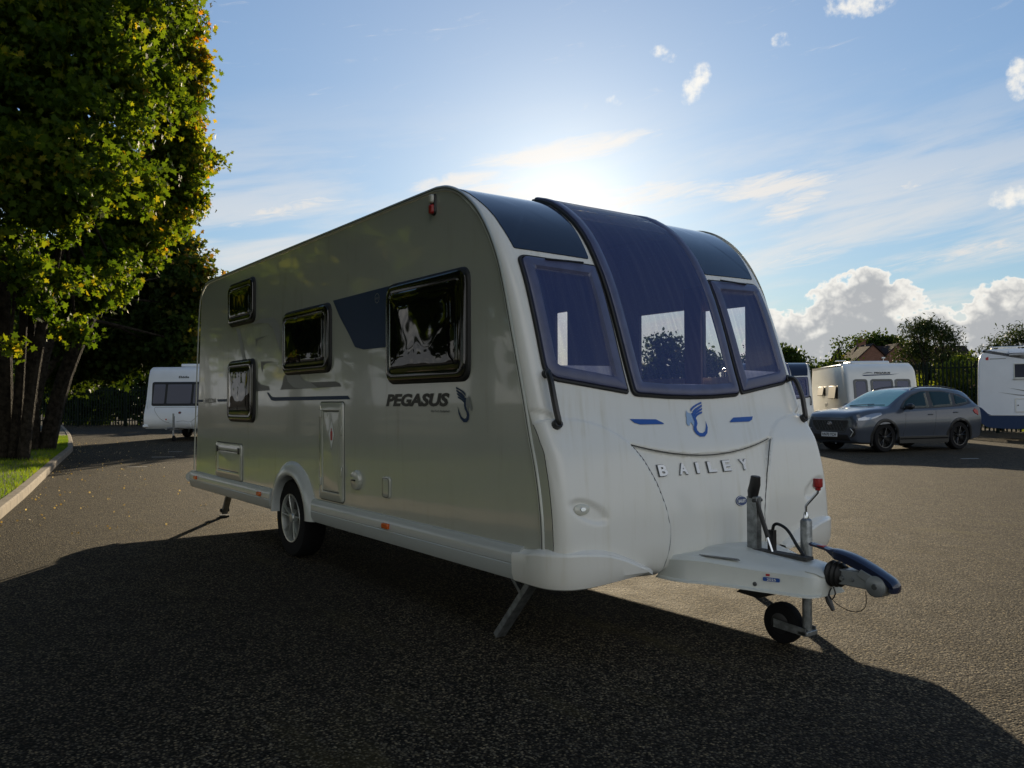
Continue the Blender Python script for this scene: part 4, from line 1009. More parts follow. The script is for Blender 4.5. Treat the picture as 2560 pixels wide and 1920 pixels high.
# --- grey SUV
M['car_paint'] = mat('grey_car_paint', (.055,.066,.088), .28, metal=.2, coat=.6)
M['car_glass'] = mat('car_glass', (.012,.03,.032), .06, spec=.6, trans=(.30,(.45,.75,.72)))
M['screen_glass'] = mat('windscreen_glass', (.20,.42,.40), .13, spec=.6)
M['lamp_glass'] = mat('headlamp_glass', (.30,.33,.38), .08, metal=.5)
def suv():
    from mathutils.bvhtree import BVHTree
    r = empty('parked_car'); tag(r, 'dark grey SUV with black wheels parked on the tarmac in front of the cream caravan', 'car')
    ST = [(2.25,.42,.62,.76,.52,.86,.88),(2.21,.27,.80,.84,.68,.93,.96),(2.08,.22,.875,.90,.76,.99,1.02),(1.80,.21,.91,.95,.79,1.04,1.065),(1.45,.23,.925,.99,.80,1.075,1.11),(1.15,.23,.925,1.02,.80,1.10,1.145),
          (.95,.23,.925,1.03,.77,1.17,1.21),(.58,.23,.925,1.04,.71,1.37,1.41),(.22,.23,.925,1.05,.67,1.52,1.56),(-.15,.23,.925,1.06,.65,1.585,1.63),(-.7,.23,.925,1.075,.64,1.61,1.66),(-1.2,.23,.925,1.09,.635,1.595,1.655),
          (-1.6,.24,.92,1.11,.625,1.56,1.625),(-1.88,.25,.915,1.13,.61,1.50,1.575),(-2.04,.27,.905,1.15,.61,1.40,1.46),(-2.16,.30,.89,1.14,.65,1.24,1.28),(-2.23,.34,.86,1.04,.70,1.10,1.12),(-2.27,.42,.80,.88,.68,.95,.97)]
    T = spline(ST, 6); v = []
    def sec(s):
        x,zb,w,zs,wt,ze,zt = s; h = zs-zb
        P = [(0,zb),(w-.14,zb),(w-.05,zb+.04),(w-.03,zb+.16*h),(w-.025,zb+.30*h),(w,zb+.42*h),(w+.005,zb+.62*h),(w-.01,zb+.80*h),(w-.035,zs-.04),(w-.055,zs),(w-.055-(w-.055-wt)*.5,zs+(ze-zs)*.52),(wt+.02,ze-.02),(wt-.03,ze+.012),(wt*.55,zt-.008),(0,zt)]
        return P
    for s in T:
        h = sec(s); full = h+[(-a,b) for a,b in h[-2:0:-1]]
        v += [(s[0],a,b) for a,b in full]
    n = 28; L = len(T)
    f = [(i*n+j,(i+1)*n+j,(i+1)*n+(j+1)%n,i*n+(j+1)%n) for i in range(L-1) for j in range(n)]
    f += [tuple(range(n)), tuple(range(L*n-1,(L-1)*n-1,-1))]
    bvh = BVHTree.FromPolygons(v, f)
    AXL = (1.335,-1.335)
    def keep(q):
        c = sum((Vector(v[i]) for i in q), Vector())/len(q)
        return not any(abs(c.y) > .5 and math.hypot(c.x-a, c.z-.36) < .41 and c.z < .80 for a in AXL)
    MB().add(v, [q for q in f if len(q) > 4 or keep(q)]).build('body','car_paint',r,angle=32)
    def cast(o, d, off):
        h, nrm, _, _ = bvh.ray_cast(Vector(o), Vector(d))
        if h is None: return None
        if nrm.dot(Vector(d)) > 0: nrm = -nrm
        return h+nrm*off
    def side(sg):
        def mp(x, z, off): p = cast((x,sg*3,z),(0,-sg,0),off); return tuple(p) if p else (x,sg*.85,z)
        return mp
    def nose(y, z, off): p = cast((4,y,z),(-1,0,0),off); return tuple(p) if p else (2.1,y,z)
    def topm(x, y, off): p = cast((x,y,3),(0,0,-1),off); return tuple(p) if p else (x,y,1)
    for sg in (-1,1):
        mp = side(sg)
        tr = rings(resample(rpoly([(.80,1.07),(-.4,1.09),(-1.45,1.14),(-1.93,1.22),(-1.88,1.33),(-1.6,1.45),(-.9,1.555),(-.2,1.54),(.18,1.46),(.52,1.29)],.04,3),.12), mp, [(0,.001),(.004,.006)], cap=5).build('window_surround','black',r)
        for P in ([(.66,1.10),(-.28,1.11),(-.33,1.52),(-.12,1.51),(.20,1.42),(.47,1.28)],[(-.42,1.115),(-1.16,1.15),(-1.24,1.485),(-.9,1.52),(-.46,1.52)],[(-1.28,1.17),(-1.80,1.235),(-1.76,1.32),(-1.36,1.45)]):
            rings(resample(rpoly(P,.03,3),.12), mp, [(0,.008),(.006,.011)], cap=4).build('side_window','car_glass',tr)
        for i, a in enumerate(AXL):
            vv = []
            for k in range(31):
                t = math.pi*(1.14-1.28*k/30)
                for rad, off in ((.485,.0),(.475,.016),(.42,.020),(.405,.012),(.40,-.10)):
                    x, z = a+rad*math.cos(t), .36+rad*math.sin(t)
                    p = mp(x, min(max(z,.25),.95), off); vv.append((x,p[1] if off != -.10 else sg*.76,z))
            MB().add(vv,[(q*5+j,q*5+j+1,(q+1)*5+j+1,(q+1)*5+j) for q in range(30) for j in range(4)]).build('arch_cladding','black',r)
            MB().prism([(a+.41*math.cos(t),sg*.84,.36+.41*math.sin(t)) for t in [math.pi*(1.1-1.2*k/16) for k in range(17)]],(0,-sg*.34,0),cap=False).box(a-.42,a+.42,sg*.52,sg*.50,.25,.78).build('wheel_housing','dark_in',r,smooth=False)
            wheel((a,sg*.79,.368),sg,.368,.24,r,'wheel','rim_black',.70,5)
        MB().prism([(.86,sg*.86,.23),(-.86,sg*.86,.23),(-.86,sg*.935,.26),(-.86,sg*.94,.34),(.86,sg*.94,.34),(.86,sg*.935,.26)],(0,0,.001),cap=True).box(-.88,.88,min(sg*.80,sg*.938),max(sg*.80,sg*.938),.215,.385).build('sill_cladding','black',r,bevel=.012)
        mr = MB().lathe([(0,-.11),(.06,-.10),(.085,-.04),(.08,.05),(.05,.10),(0,.11)], (.60,sg*1.02,1.14), 'y', 16).build('door_mirror','black',r)
        MB().tube([(.62,sg*.86,1.08),(.60,sg*.98,1.11)], .03, 8).build('mirror_arm','black',mr)
        for x in (-.18,-1.12):
            z = .93 if x > -.5 else .98
            MB().tube([mp(x,z,.012),mp(x-.08,z+.003,.03),mp(x-.16,z,.012)], .013, 6).build('door_handle','car_paint',r)
        sp = MB()
        for x, dz in ((.72,0),(-.36,0)): sp.tube([mp(x-.02*k,.38+.11*k,.001) for k in range(7)], .004, 4)
        sp.build('door_gap','seam',r)
        MB().tube(spline([(.10,sg*.60,1.555),(.02,sg*.595,1.60),(-.4,sg*.58,1.665),(-1.1,sg*.57,1.66),(-1.6,sg*.56,1.59),(-1.72,sg*.56,1.55)],4), .014, 8).build('roof_rail','black',r)
        # headlamp wraps the corner
        hl = []
        for k, (x, z0, z1) in enumerate(((2.16,.80,.84),(2.06,.80,.885),(1.93,.805,.925),(1.78,.83,.955),(1.62,.87,.975),(1.45,.935,.985))):
            hl += [mp(x,z0,.012), mp(x,(z0+z1)/2,.018), mp(x,z1,.012)]
        h_ = MB().add(hl,[(k*3+j,k*3+j+1,(k+1)*3+j+1,(k+1)*3+j) for k in range(5) for j in range(2)]).build('headlight','lamp_glass',r)
        MB().tube([nose(sg*.66,.60,.01),nose(sg*.74,.52,.012),nose(sg*.66,.40,.01)], .012, 6).build('light_bar','rail',r)
        P = [(sg*.60,.40),(sg*.72,.38),(sg*.79,.46),(sg*.79,.60),(sg*.66,.60),(sg*.70,.50)]
        rings(P, nose, [(0,.001),(.006,.006)], cap=2).build('fog_lamp_pocket','black',r)
        rings(resample([(-2.05,1.02),(-2.05,.90),(-1.92,.95),(-1.86,1.02),(-1.95,1.08)],.06), mp, [(0,.001),(.006,.016)], cap=2).build('tail_light','red',r)
    g = rings(resample(rpoly([(-.46,.53),(.46,.53),(.57,.66),(.61,.80),(-.61,.80),(-.57,.66)],.03),.08), nose, [(0,.001),(.008,.008)], cap=5).build('grille','black',r)
    rings(resample(rpoly([(-.465,.525),(.465,.525),(.575,.66),(.615,.805),(-.615,.805),(-.575,.66)],.03),.08), nose, [(-.008,.001),(0,.014),(.012,.012)], cap=0).build('grille_rim','decal_dgrey',g)
    rings(resample(rpoly([(-.66,.29),(.66,.29),(.56,.45),(-.56,.45)],.03),.08), nose, [(0,.001),(.006,.006)], cap=4).build('lower_intake','black',r)
    e_ = rings([(.08*math.cos(t),.725+.045*math.sin(t)) for t in [2*math.pi*k/24 for k in range(24)]], nose, [(0,.018),(.003,.022),(.011,.022),(.014,.018)], cap=0).build('emblem','chrome',g)
    flat([[(a_,b_+.03) for a_,b_ in [(-.045,.672),(-.025,.672),(-.010,.692),(.012,.692),(.005,.672),(.025,.672),(.045,.718),(.025,.718),(.012,.700),(-.008,.700),(-.002,.718),(-.022,.718)]]], nose, .021, 9).build('emblem_letter','chrome',e_,smooth=False)
    mesh_ = MB()
    for k in range(-5,6):
        for sg in (-1,1): mesh_.tube([nose(k*.10-sg*.07,.55,.011),nose(k*.10+sg*.07,.785,.011)] if abs(k) < 5 else [nose(k*.09,.66,.011),nose(k*.09,.70,.011)], .004, 4)
    mesh_.build('grille_mesh','decal_dgrey',g)
    pl = MB().prism([(2.28,-.26,.385),(2.28,.26,.385),(2.272,.26,.495),(2.272,-.26,.495)],(.012,0,0)).build('number_plate','plate',r,smooth=False)
    textmesh(lambda y,z,o: (2.294-(z-.385)*.073+o,y,z), .003, s='HN70 YCH', height=.075, width=.46, bold=.02, x=0, y=.403, align='C').build('plate_lettering','decal_black',pl,smooth=False)
    ws = resample(rpoly([(1.04,-.68),(1.09,0),(1.04,.68),(.20,.58),(.14,0),(.20,-.58)],.05,3),.12)
    w_ = rings(ws, topm, [(-.02,.001),(-.012,.003),(0,.004)], cap=6).build('windscreen','screen_glass',r)
    MB().tube([topm(1.05,-.5,.012),topm(1.03,.0,.02),topm(.98,.25,.015)], .008, 5).tube([topm(1.05,.1,.012),topm(1.0,.6,.015)], .008, 5).build('wiper','black',w_)
    MB().box(.28,.40,-.10,.10,1.40,1.455).build('interior_mirror','black',w_)
    return r
M['rim_black'] = mat('black_alloy', (.03,.03,.032), .22, metal=.4, coat=.3)
M['plate'] = mat('number_plate', (.72,.72,.70), .4)
car = suv()
caz = -102.5; hx, hy = math.cos(R(caz)), math.sin(R(caz))
place(car, -4.76+1.335*hx+.88*hy, 18.60+1.335*hy-.88*hx, caz)

# ================================================================== PLANTS
def leafmesh(name, m, C, size, parent=None, seed=1, shape='maple', tint=None, droop=.35, sizevar=.45):
    rng = np.random.default_rng(seed); C = np.asarray(C, dtype=np.float64); n = len(C)
    T = {'maple': np.array([(0,-1.0),(.22,-.45),(.80,-.50),(.58,-.10),(1.0,.35),(.45,.32),(0,1.05),(-.45,.32),(-1.0,.35),(-.58,-.10),(-.80,-.50),(-.22,-.45)]),
         'oval': np.array([(0,-1.),(.55,-.35),(.6,.3),(0,1.),(-.6,.3),(-.55,-.35)]),
         'blade': np.array([(-.12,0.),(.12,0.),(0,1.6)]), 'needle': np.array([(0,-1.),(.28,-.2),(0,1.),(-.28,-.2)])}[shape]
    k = len(T)
    a = rng.normal(size=(n,3)); 
    if shape == 'blade': a[:,2] = 0
    a /= np.linalg.norm(a,axis=1)[:,None]
    b = rng.normal(size=(n,3)); 
    if shape == 'blade': b = b*.35+np.array([0,0,1.])
    else: b[:,2] -= droop*2
    if shape != 'blade': b -= a*np.sum(a*b,axis=1)[:,None]
    b /= np.linalg.norm(b,axis=1)[:,None]
    sz = size*(1+sizevar*rng.uniform(-1,1,n))[:,None]
    c = np.cross(a,b)
    V = C[:,None,:]+sz[:,:,None]*(T[None,:,0,None]*a[:,None,:]+T[None,:,1,None]*b[:,None,:]+(.25*np.abs(T[None,:,0,None])*c[:,None,:] if shape != 'blade' else 0))
    V = V.reshape(-1,3)
    me = bpy.data.meshes.new(name); me.vertices.add(n*k); me.vertices.foreach_set('co', V.astype(np.float32).ravel())
    me.loops.add(n*k); me.loops.foreach_set('vertex_index', np.arange(n*k,dtype=np.int32))
    me.polygons.add(n); me.polygons.foreach_set('loop_start', np.arange(0,n*k,k,dtype=np.int32))
    me.polygons.foreach_set('loop_total', np.full(n,k,dtype=np.int32))
    me.update(); me.validate()
    if tint is None: tint = rng.uniform(0,1,n)
    at = me.attributes.new('tint','FLOAT','FACE'); at.data.foreach_set('value', np.clip(tint,0,1).astype(np.float32))
    o = bpy.data.objects.new(name, me); col.objects.link(o); me.materials.append(M[m]); 
    if parent: o.parent = parent
    return o
def cloud_pts(clumps, n, seed=1, sub=30, sub_r=.28, shellp=.45):
    """leaf positions: twig-sized clusters spread through ellipsoidal clumps, densest near their skin"""
    rng = np.random.default_rng(seed); cl = np.array([list(c[:3])+[c[3]]*3 if len(c) == 4 else list(c) for c in clumps], dtype=float)
    w = cl[:,3]*cl[:,5]*1.0+cl[:,3]*cl[:,4]*.3; w /= w.sum(); nc = max(8, n//sub)
    idx = rng.choice(len(cl), nc, p=w); d = rng.normal(size=(nc,3)); d /= np.linalg.norm(d,axis=1)[:,None]
    r = rng.uniform(0,1,nc)**shellp*(1+np.clip(.20*rng.normal(size=nc),-.4,.38))
    cc = cl[idx,:3]+d*r[:,None]*cl[idx,3:6]
    tw = rng.uniform(-.25,.25,nc)
    k = rng.integers(0,nc,n); off = np.clip(rng.normal(size=(n,3)),-1.9,1.9)*np.array([1,1,.55])*sub_r*rng.uniform(.5,1.3,nc)[k][:,None]
    return cc[k]+off, tw[k]
def trunk(parent, paths, m='bark', name='trunk'):
    mb = MB()
    for pts, r in paths: 
        sp = spline(pts,4); n = len(sp); rr = [r[0]+(r[1]-r[0])*(i/(n-1)) for i in range(n)]
        mb.tube(sp, rr, 9)
    return mb.build(name, m, parent)
def limbs(base, clumps, r0, seed):
    rnd = random.Random(seed); out = []
    for c in clumps:
        b = Vector(base); e = Vector(c[:3]); mid = b.lerp(e,.5)+Vector((rnd.uniform(-.3,.3),rnd.uniform(-.3,.3),rnd.uniform(0,.5)))
        out.append(([tuple(b),tuple(mid),tuple(e)],(r0,.02)))
    return out
MA = [(-11.51, -2.17, 8.24, 0.93), (-12.08, -1.26, 8.6, 1.08), (-13.59, 0.02, 9.51, 1.11), (-14.22, 0.83, 10.18, 0.8), (-11.59, -2.22, 6.97, 0.93), (-11.6, -1.4, 7.07, 0.96), (-12.66, -0.32, 7.72, 1.05), (-14.25, 0.85, 8.69, 0.86), (-10.99, -2.19, 5.56, 0.9), (-11.02, -1.39, 5.7, 0.93), (-12.68, -0.31, 6.48, 0.96), (-10.91, -2.05, 4.66, 0.57), (-10.93, -1.25, 4.94, 0.68), (-12.59, -0.15, 5.61, 0.57), (-11.24, -1.65, 4.44, 0.42), (-11.69, -2.26, 4.27, 0.42), (-12.05, -1.28, 10.23, 1.44), (-14.26, 0.73, 11.68, 1.39), (-12.25, -3.1, 6.13, 1.27), (-12.2, -3.12, 8.66, 1.52), (-12.84, -0.76, 12.98, 1.91), (-10.98, -2.11, 3.68, 0.33),(-12.34, -1.43, 3.74, 0.41),(-11.37, -1.77, 3.09, 0.25),(-14.36, -0.77, 2.83, 0.35),(-14.12, -0.49, 4.05, 0.46),(-14.97, 0.03, 4.63, 0.48),(-11.73, -2.24, 2.24, 0.19)]
MBB = [(-15.98, 1.79, 10.88, 0.53), (-15.97, 1.85, 9.93, 0.59), (-15.87, 2.0, 9.34, 0.41), (-16.16, 1.62, 8.87, 0.59), (-17.0, 2.18, 8.61, 0.56), (-17.9, 2.66, 8.04, 0.49), (-17.16, 1.99, 7.75, 0.74), (-18.07, 2.47, 7.0, 0.49), (-17.48, 1.6, 6.76, 0.87), (-18.24, 2.26, 6.36, 0.36), (-16.85, 0.79, 5.92, 0.83), (-16.32, -0.14, 5.03, 0.68), (-17.72, 1.31, 5.4, 0.43), (-16.86, -0.87, 4.69, 0.62), (-17.27, -1.41, 4.36, 0.62), (-17.23, 0.33, 4.27, 0.53), (-16.81, -0.77, 3.91, 0.56), (-16.34, -0.13, 3.79, 0.28), (-16.69, -0.58, 3.23, 0.28), (-16.53, -0.41, 4.35, 0.68)]
MC = [(-27.77, 4.47, 6.9, 1.08), (-26.32, 4.78, 6.2, 0.7), (-29.6, 3.68, 6.34, 1.49), (-27.59, 4.78, 5.1, 0.99), (-29.64, 3.7, 4.48, 1.49), (-30.73, 2.2, 4.67, 1.67), (-30.38, 1.01, 4.4, 1.26), (-27.52, 4.94, 3.66, 0.68), (-29.11, 4.46, 3.36, 0.84), (-30.22, 2.97, 3.0, 0.93), (-31.32, 1.47, 2.82, 1.02), (-31.97, 0.57, 3.38, 0.93)]
def tree(name, base, clumps, n, size, m, label, cat='tree', group=None, seed=1, shape='maple', stems=None, sub=30, sub_r=.28, tr=.3, tintf=None, r0=.08, shellp=.45):
    t = empty(name, (base[0],base[1],0)); tag(t, label, cat, group)
    P, tw = cloud_pts(clumps, n, seed, sub, sub_r, shellp)
    P = P-np.array([base[0],base[1],0])
    rng = np.random.default_rng(seed+5)
    ti = rng.beta(2,3,n)*.75+tw+.05
    if tintf is not None: ti = ti+tintf(P+np.array([base[0],base[1],0]))
    leafmesh('crown', m, P, size, t, seed+1, shape, ti)
    loc = lambda p: (p[0]-base[0],p[1]-base[1],p[2])
    if stems: paths = [([loc(p) for p in s], r) for s, r in stems]
    else:
        h = min(c[2] for c in clumps); paths = [([(0,0,-.1),(.05,0,h*.5),(0,0,h)],(tr,tr*.6))]
    top = paths[0][0][-1]
    paths += limbs(top, [loc(c[:3]) for c in clumps], r0, seed)
    trunk(t, paths); return t
rsun = (math.cos(SUN_AZ), math.sin(SUN_AZ))
edge = lambda amt, x0, w: (lambda P: amt*np.clip(((P[:,0]-x0[0])*rv.x+(P[:,1]-x0[1])*rv.y)/w,0,1))
tree('maple_tree', (-14.5,-2.0), MA, 66000, .070, 'maple', 'near maple with big bright green leaves and several stems at the left edge', seed=3, sub=34, sub_r=.20, shellp=.62,
     stems=[([(-14.72,-2.05,-.1),(-14.5,-2.1,2.0),(-14.1,-2.15,4.3),(-13,-1.8,6.5)],(.18,.12)),([(-14.3,-1.78,-.1),(-14.0,-1.6,2.0),(-13.95,-1.2,4.4),(-13.4,-.6,6.2)],(.13,.08)),([(-14.45,-1.92,0),(-14.35,-1.8,2.4),(-14.1,-1.75,4.5)],(.12,.06)),([(-14.6,-2.6,0),(-14.4,-2.9,3),(-14,-3.2,5)],(.2,.1))], tintf=edge(.18,(-12.5,-.3),2.0))
tree('maple_tree', (-18.3,-.9), MBB, 56000, .070, 'maple', 'maple behind the nearest one with yellow and orange leaves along its right side', seed=8, sub=34, sub_r=.20, shellp=.6,
     stems=[([(-18.3,-.9,-.1),(-18.0,-.5,2.0),(-17.4,.3,4.4),(-17,.9,6.5)],(.22,.14)),([(-18.3,-1.1,0),(-17.9,-1.3,3.0),(-17.3,-1.1,5)],(.16,.1))], tintf=edge(.30,(-17.2,.6),2.2))
tree('maple_tree', (-26.9,-.7), MC, 46000, .105, 'dleaf', 'dark shaded maple with a leaning grey stem overhanging the railings and the pale caravan', seed=12, sub=30, sub_r=.36,
     stems=[([(-26.8,-.75,-.1),(-26.45,-.25,1.2),(-26.2,0,2.75),(-26.0,.4,4.4)],(.20,.13)),([(-29.5,-.6,-.1),(-29.8,.2,2.0),(-30.0,1.5,4.0)],(.22,.14))], tintf=edge(.35,(-27.6,4.2),1.6))
# trees beside the camera along the verge, mirrored in the caravan's flank and windows
rnd = random.Random(5)
side_labels = ['big maple on the verge beyond the left frame edge, nearest the kerb bend','broad maple on the verge opposite the caravan wheel','tall maple on the verge opposite the big side window','spreading maple on the verge behind the camera','maple on the verge furthest behind the camera','wide maple in the back row opposite the rear windows','tall maple in the back row opposite the caravan nose','maple just past the kerb bend on the verge','maple on the far part of the verge','last maple on the verge before the railings']
for i, (x, y, s) in enumerate(((-8.5,-8.2,1.0),(-3.8,-9.4,1.1),(1.2,-9.8,1.15),(6.3,-10.5,1.1),(11.5,-11.5,1.1),(-6,-14.5,1.3),(3.5,-15.5,1.35),(-15,-8.6,1.0),(-22,-9.5,1.05),(-33,-9.5,1.2))):
    cl = [(x+rnd.uniform(-2,2)*s, y+rnd.uniform(-1.6,1.4)*s, rnd.uniform(3.6,9.5)*s, rnd.uniform(1.3,2.0)*s) for _ in range(13)]
    tree('maple_tree', (x,y), cl, 6500, .24, 'maple', side_labels[i], group='maples along the verge', seed=20+i, sub=22, sub_r=.5, tr=.28, shape='oval')

def foliage(name, label, cat, clumps, n, size, m, seed, shape='oval', sub_r=.4, base=None, group=None, sub=25, tr=.12):
    base = base or (clumps[0][0], clumps[0][1])
    return tree(name, base, clumps, n, size, m, label, cat, group, seed, shape, sub=sub, sub_r=sub_r, tr=tr, r0=.05)
# right-hand background
foliage('tree','rounded tree on the skyline just right of the big caravan','tree',[(-25.2,39.2,3.0,1.5,1.5,1.5),(-24.2,40.0,2.7,1.2,1.2,1.2),(-23.4,40.7,2.1,1.0,1.0,.8),(-26.2,38.4,3.0,1.5,1.5,1.6),(-24.9,39.5,3.9,.9,.9,.6)],12000,.10,'dleaf',31)
foliage('tree','small sparse tree poking above the cream caravan roof','tree',[(-29.0,50.4,3.3,.9,.9,.9),(-28.0,51.2,3.6,.5,.5,.8),(-27.3,51.8,2.8,.9,.9,.7),(-28.3,51,5.2,.15,.15,.9),(-27.6,51.5,5.5,.12,.12,.8)],4000,.09,'dleaf',33)
foliage('tree','dark tree rising behind the house chimney','tree',[(-49.3,89.8,7.2,2.0,2.0,1.6),(-48.3,91.2,8.2,2.2,2.2,1.2),(-47.2,92.4,7.8,1.8,1.8,1.2),(-50.5,88.5,5.8,1.6,1.6,1.2)],8000,.16,'dleaf',34)
conc = []
rc_ = random.Random(9)
for k in range(44):
    z = .6+4.3*(k/43)**.9; rr = 1.5*(1-.55*abs(z-3.0)/2.6); a = rc_.uniform(0,6.28); d = rr*rc_.uniform(.3,.9)
    conc.append((-13.4+math.cos(a)*d, 34.5+math.sin(a)*d, z, .55,.55,.32))
foliage('conifer_tree','bushy dark conifer standing behind the right-hand railings','tree',conc,14000,.085,'conifer',35,'needle',.26,base=(-13.4,34.5))
conc2 = [(-14.0+rc_.uniform(-1.3,1.3),45.4+rc_.uniform(-1.3,1.3),rc_.uniform(2.5,5.2),.7,.7,.4) for _ in range(22)]
foliage('conifer_tree','dark conifer behind the motorhome roof at the right edge','tree',conc2,7000,.10,'conifer',36,'needle',.3,base=(-14,45.4))
foliage('hedge','tall overgrown hedge in yellow-green brightened as if sunlit, behind the right-hand railings','hedge',[(-14.6+.95*k,32.4+.15*math.sin(k*2)+.05*k,1.3,.7,.35,1.3) for k in range(10)]+[(-12.1+.8*k,32.6,2.3+.4*math.sin(k*1.7),.45,.3,.8) for k in range(9)],9500,.085,'hedge_lit',37,sub_r=.2,base=(-10,33.4))
foliage('hedge','far line of hedge trees above the motorhome','hedge',[(-19.5+1.3*k,48.2+.6*k,2.9+.4*math.sin(k*1.3),1.2,1.2,1.0) for k in range(11)],16000,.11,'dleaf',38,base=(-14,51))
foliage('tree','tree silhouette seen through the caravan windows','tree',[(-28.6,33.9,3.4,1.9,1.9,1.3),(-28.9,33.4,4.4,1.1,1.1,.8),(-27.3,34.8,3.4,1.4,1.4,1.1),(-29.7,32.7,2.8,1.2,1.2,.9)],7000,.11,'dleaf',39)
# left-hand background behind the railings
foliage('hedge','sunlit straggly hedge behind the left-hand railings','hedge',[(-53.5+1.55*k*.9,1.5+2.0*k*.9,1.7+.4*math.sin(k*2.1),1.5,1.5,2.0) for k in range(10)],30000,.14,'dleaf',41,base=(-46,10))
foliage('tree','broad tree beyond the left-hand railings','tree',[(-58+rc_.uniform(-3,3),2+rc_.uniform(-3,3),rc_.uniform(3.5,9),2.0) for _ in range(12)],13000,.21,'dleaf',42,base=(-58,2))
foliage('tree','leafy tree beyond the pale caravan on the left','tree',[(-52+rc_.uniform(-2.6,2.6),12.5+rc_.uniform(-2.6,2.6),rc_.uniform(2.6,6.6),1.7) for _ in range(11)],12000,.17,'dleaf',43,base=(-52,12.5))

foliage('tree','unseen tree added behind the big caravan to shade the lane','tree',[(-33+rc_.uniform(-1.8,1.8),13.2+rc_.uniform(-1.8,1.8),rc_.uniform(2.6,4.9),1.2) for _ in range(10)],9000,.13,'dleaf',44,base=(-33,13.2))  # hidden from view, put in for the shadow band it throws across the lane
# ================================================================== GROUND
struct = lambda o: tag(o, kind='structure')
struct(MB().add([(-600,-600,0),(600,-600,0),(600,600,0),(-600,600,0)],[(0,1,2,3)]).build('asphalt_ground','asphalt',smooth=False))
KL = spline([(30,-11.0),(20,-8.3),(12,-6.5),(5.5,-5.1),(0,-3.9),(-5.08,-2.87),(-7.69,-2.34),(-10.89,-1.73),(-14.6,-1.03),(-19.3,-.12),(-21.0,.12),(-23.6,.50),(-32.4,1.64),(-46,3.2)], 8)
kb = MB(); segs = []; acc = []
for i in range(len(KL)-1):
    a, b = Vector(KL[i]), Vector(KL[i+1]); L = (b-a).length; k = max(1,round(L/.92))
    for j in range(k):
        p, q = a+(b-a)*(j/k), a+(b-a)*((j+1)/k); d = (q-p).normalized(); p = p+d*.004; q = q-d*.004; n_ = Vector((-d.y,d.x))*1.0
        if n_.y > 0: n_ = -n_
        sec = ((.0,-.05),(.0,.105),(.018,.122),(.125,.122),(.125,-.05)); v = []
        for e_ in (p,q): v += [(e_.x+n_.x*o, e_.y+n_.y*o, z) for o,z in sec]
        kb.add(v,[(j2,j2+1,j2+6,j2+5) for j2 in range(4)]+[(0,1,2,3,4),(9,8,7,6,5)])
struct(kb.build('kerb','kerb',smooth=False))
vb = MB(); v = [(p[0],p[1]-.12,.105) for p in KL]+[(p[0],p[1]-4.5,.17) for p in KL]+[(p[0]-2,p[1]-40,.25) for p in KL]; n_ = len(KL)
vb.add(v,[(r_*n_+i,r_*n_+i+1,(r_+1)*n_+i+1,(r_+1)*n_+i) for r_ in range(2) for i in range(n_-1)])
struct(vb.build('verge','soil'))
rng = np.random.default_rng(4)
NB = 90000; xs = 10-38*rng.uniform(0,1,NB)**.9; kx = [p[0] for p in KL][::-1]; ky = [p[1] for p in KL][::-1]
ed = np.interp(xs,kx,ky); dy = rng.uniform(0,1,NB)**1.3*6.5; gy = ed-.13-dy
gz = .105+.065*np.minimum(dy/4.4,1)
G_ = np.stack([xs,gy,gz],1); gt = .35+.35*np.sin(xs*1.3+gy*2.1)*np.sin(gy*3.1-xs*.7)+rng.normal(0,.18,NB)
g = leafmesh('grass','grass',G_,.038,None,7,'blade',gt); tag(g, kind='stuff'); tag(g,'short sunlit grass on the raised verge','grass')
NL = 380; lx = -3-22*rng.uniform(0,1,NL); ld = rng.exponential(1.1,NL); ly = np.interp(lx,kx,ky)+.05+ld
lz = np.full(NL,.012); L_ = np.stack([lx,ly,lz],1)
lf = leafmesh('fallen_leaves','litter',L_,.012,None,9,'maple',droop=0); tag(lf, kind='stuff'); tag(lf,'pale fallen leaves scattered on the tarmac by the kerb','leaves')
# worn paint marks
def mark(x,y,l,w,az,name='paint_mark'):
    c,s = math.cos(R(az)),math.sin(R(az)); P=[(-l/2,-w/2),(l/2,-w/2),(l/2,w/2),(-l/2,w/2)]
    o = MB().add([(x+a*c-b*s,y+a*s+b*c,.004) for a,b in P],[(0,1,2,3)]).build(name,'paint',smooth=False); return struct(o)
mark(-2.94,15.22,.42,.07,60,'road_marking'); mark(-15.2,1.25,.55,.07,60,'road_marking'); mark(-17.3,2.05,.35,.07,60,'road_marking'); mark(-12.3,.05,.4,.06,60,'road_marking')

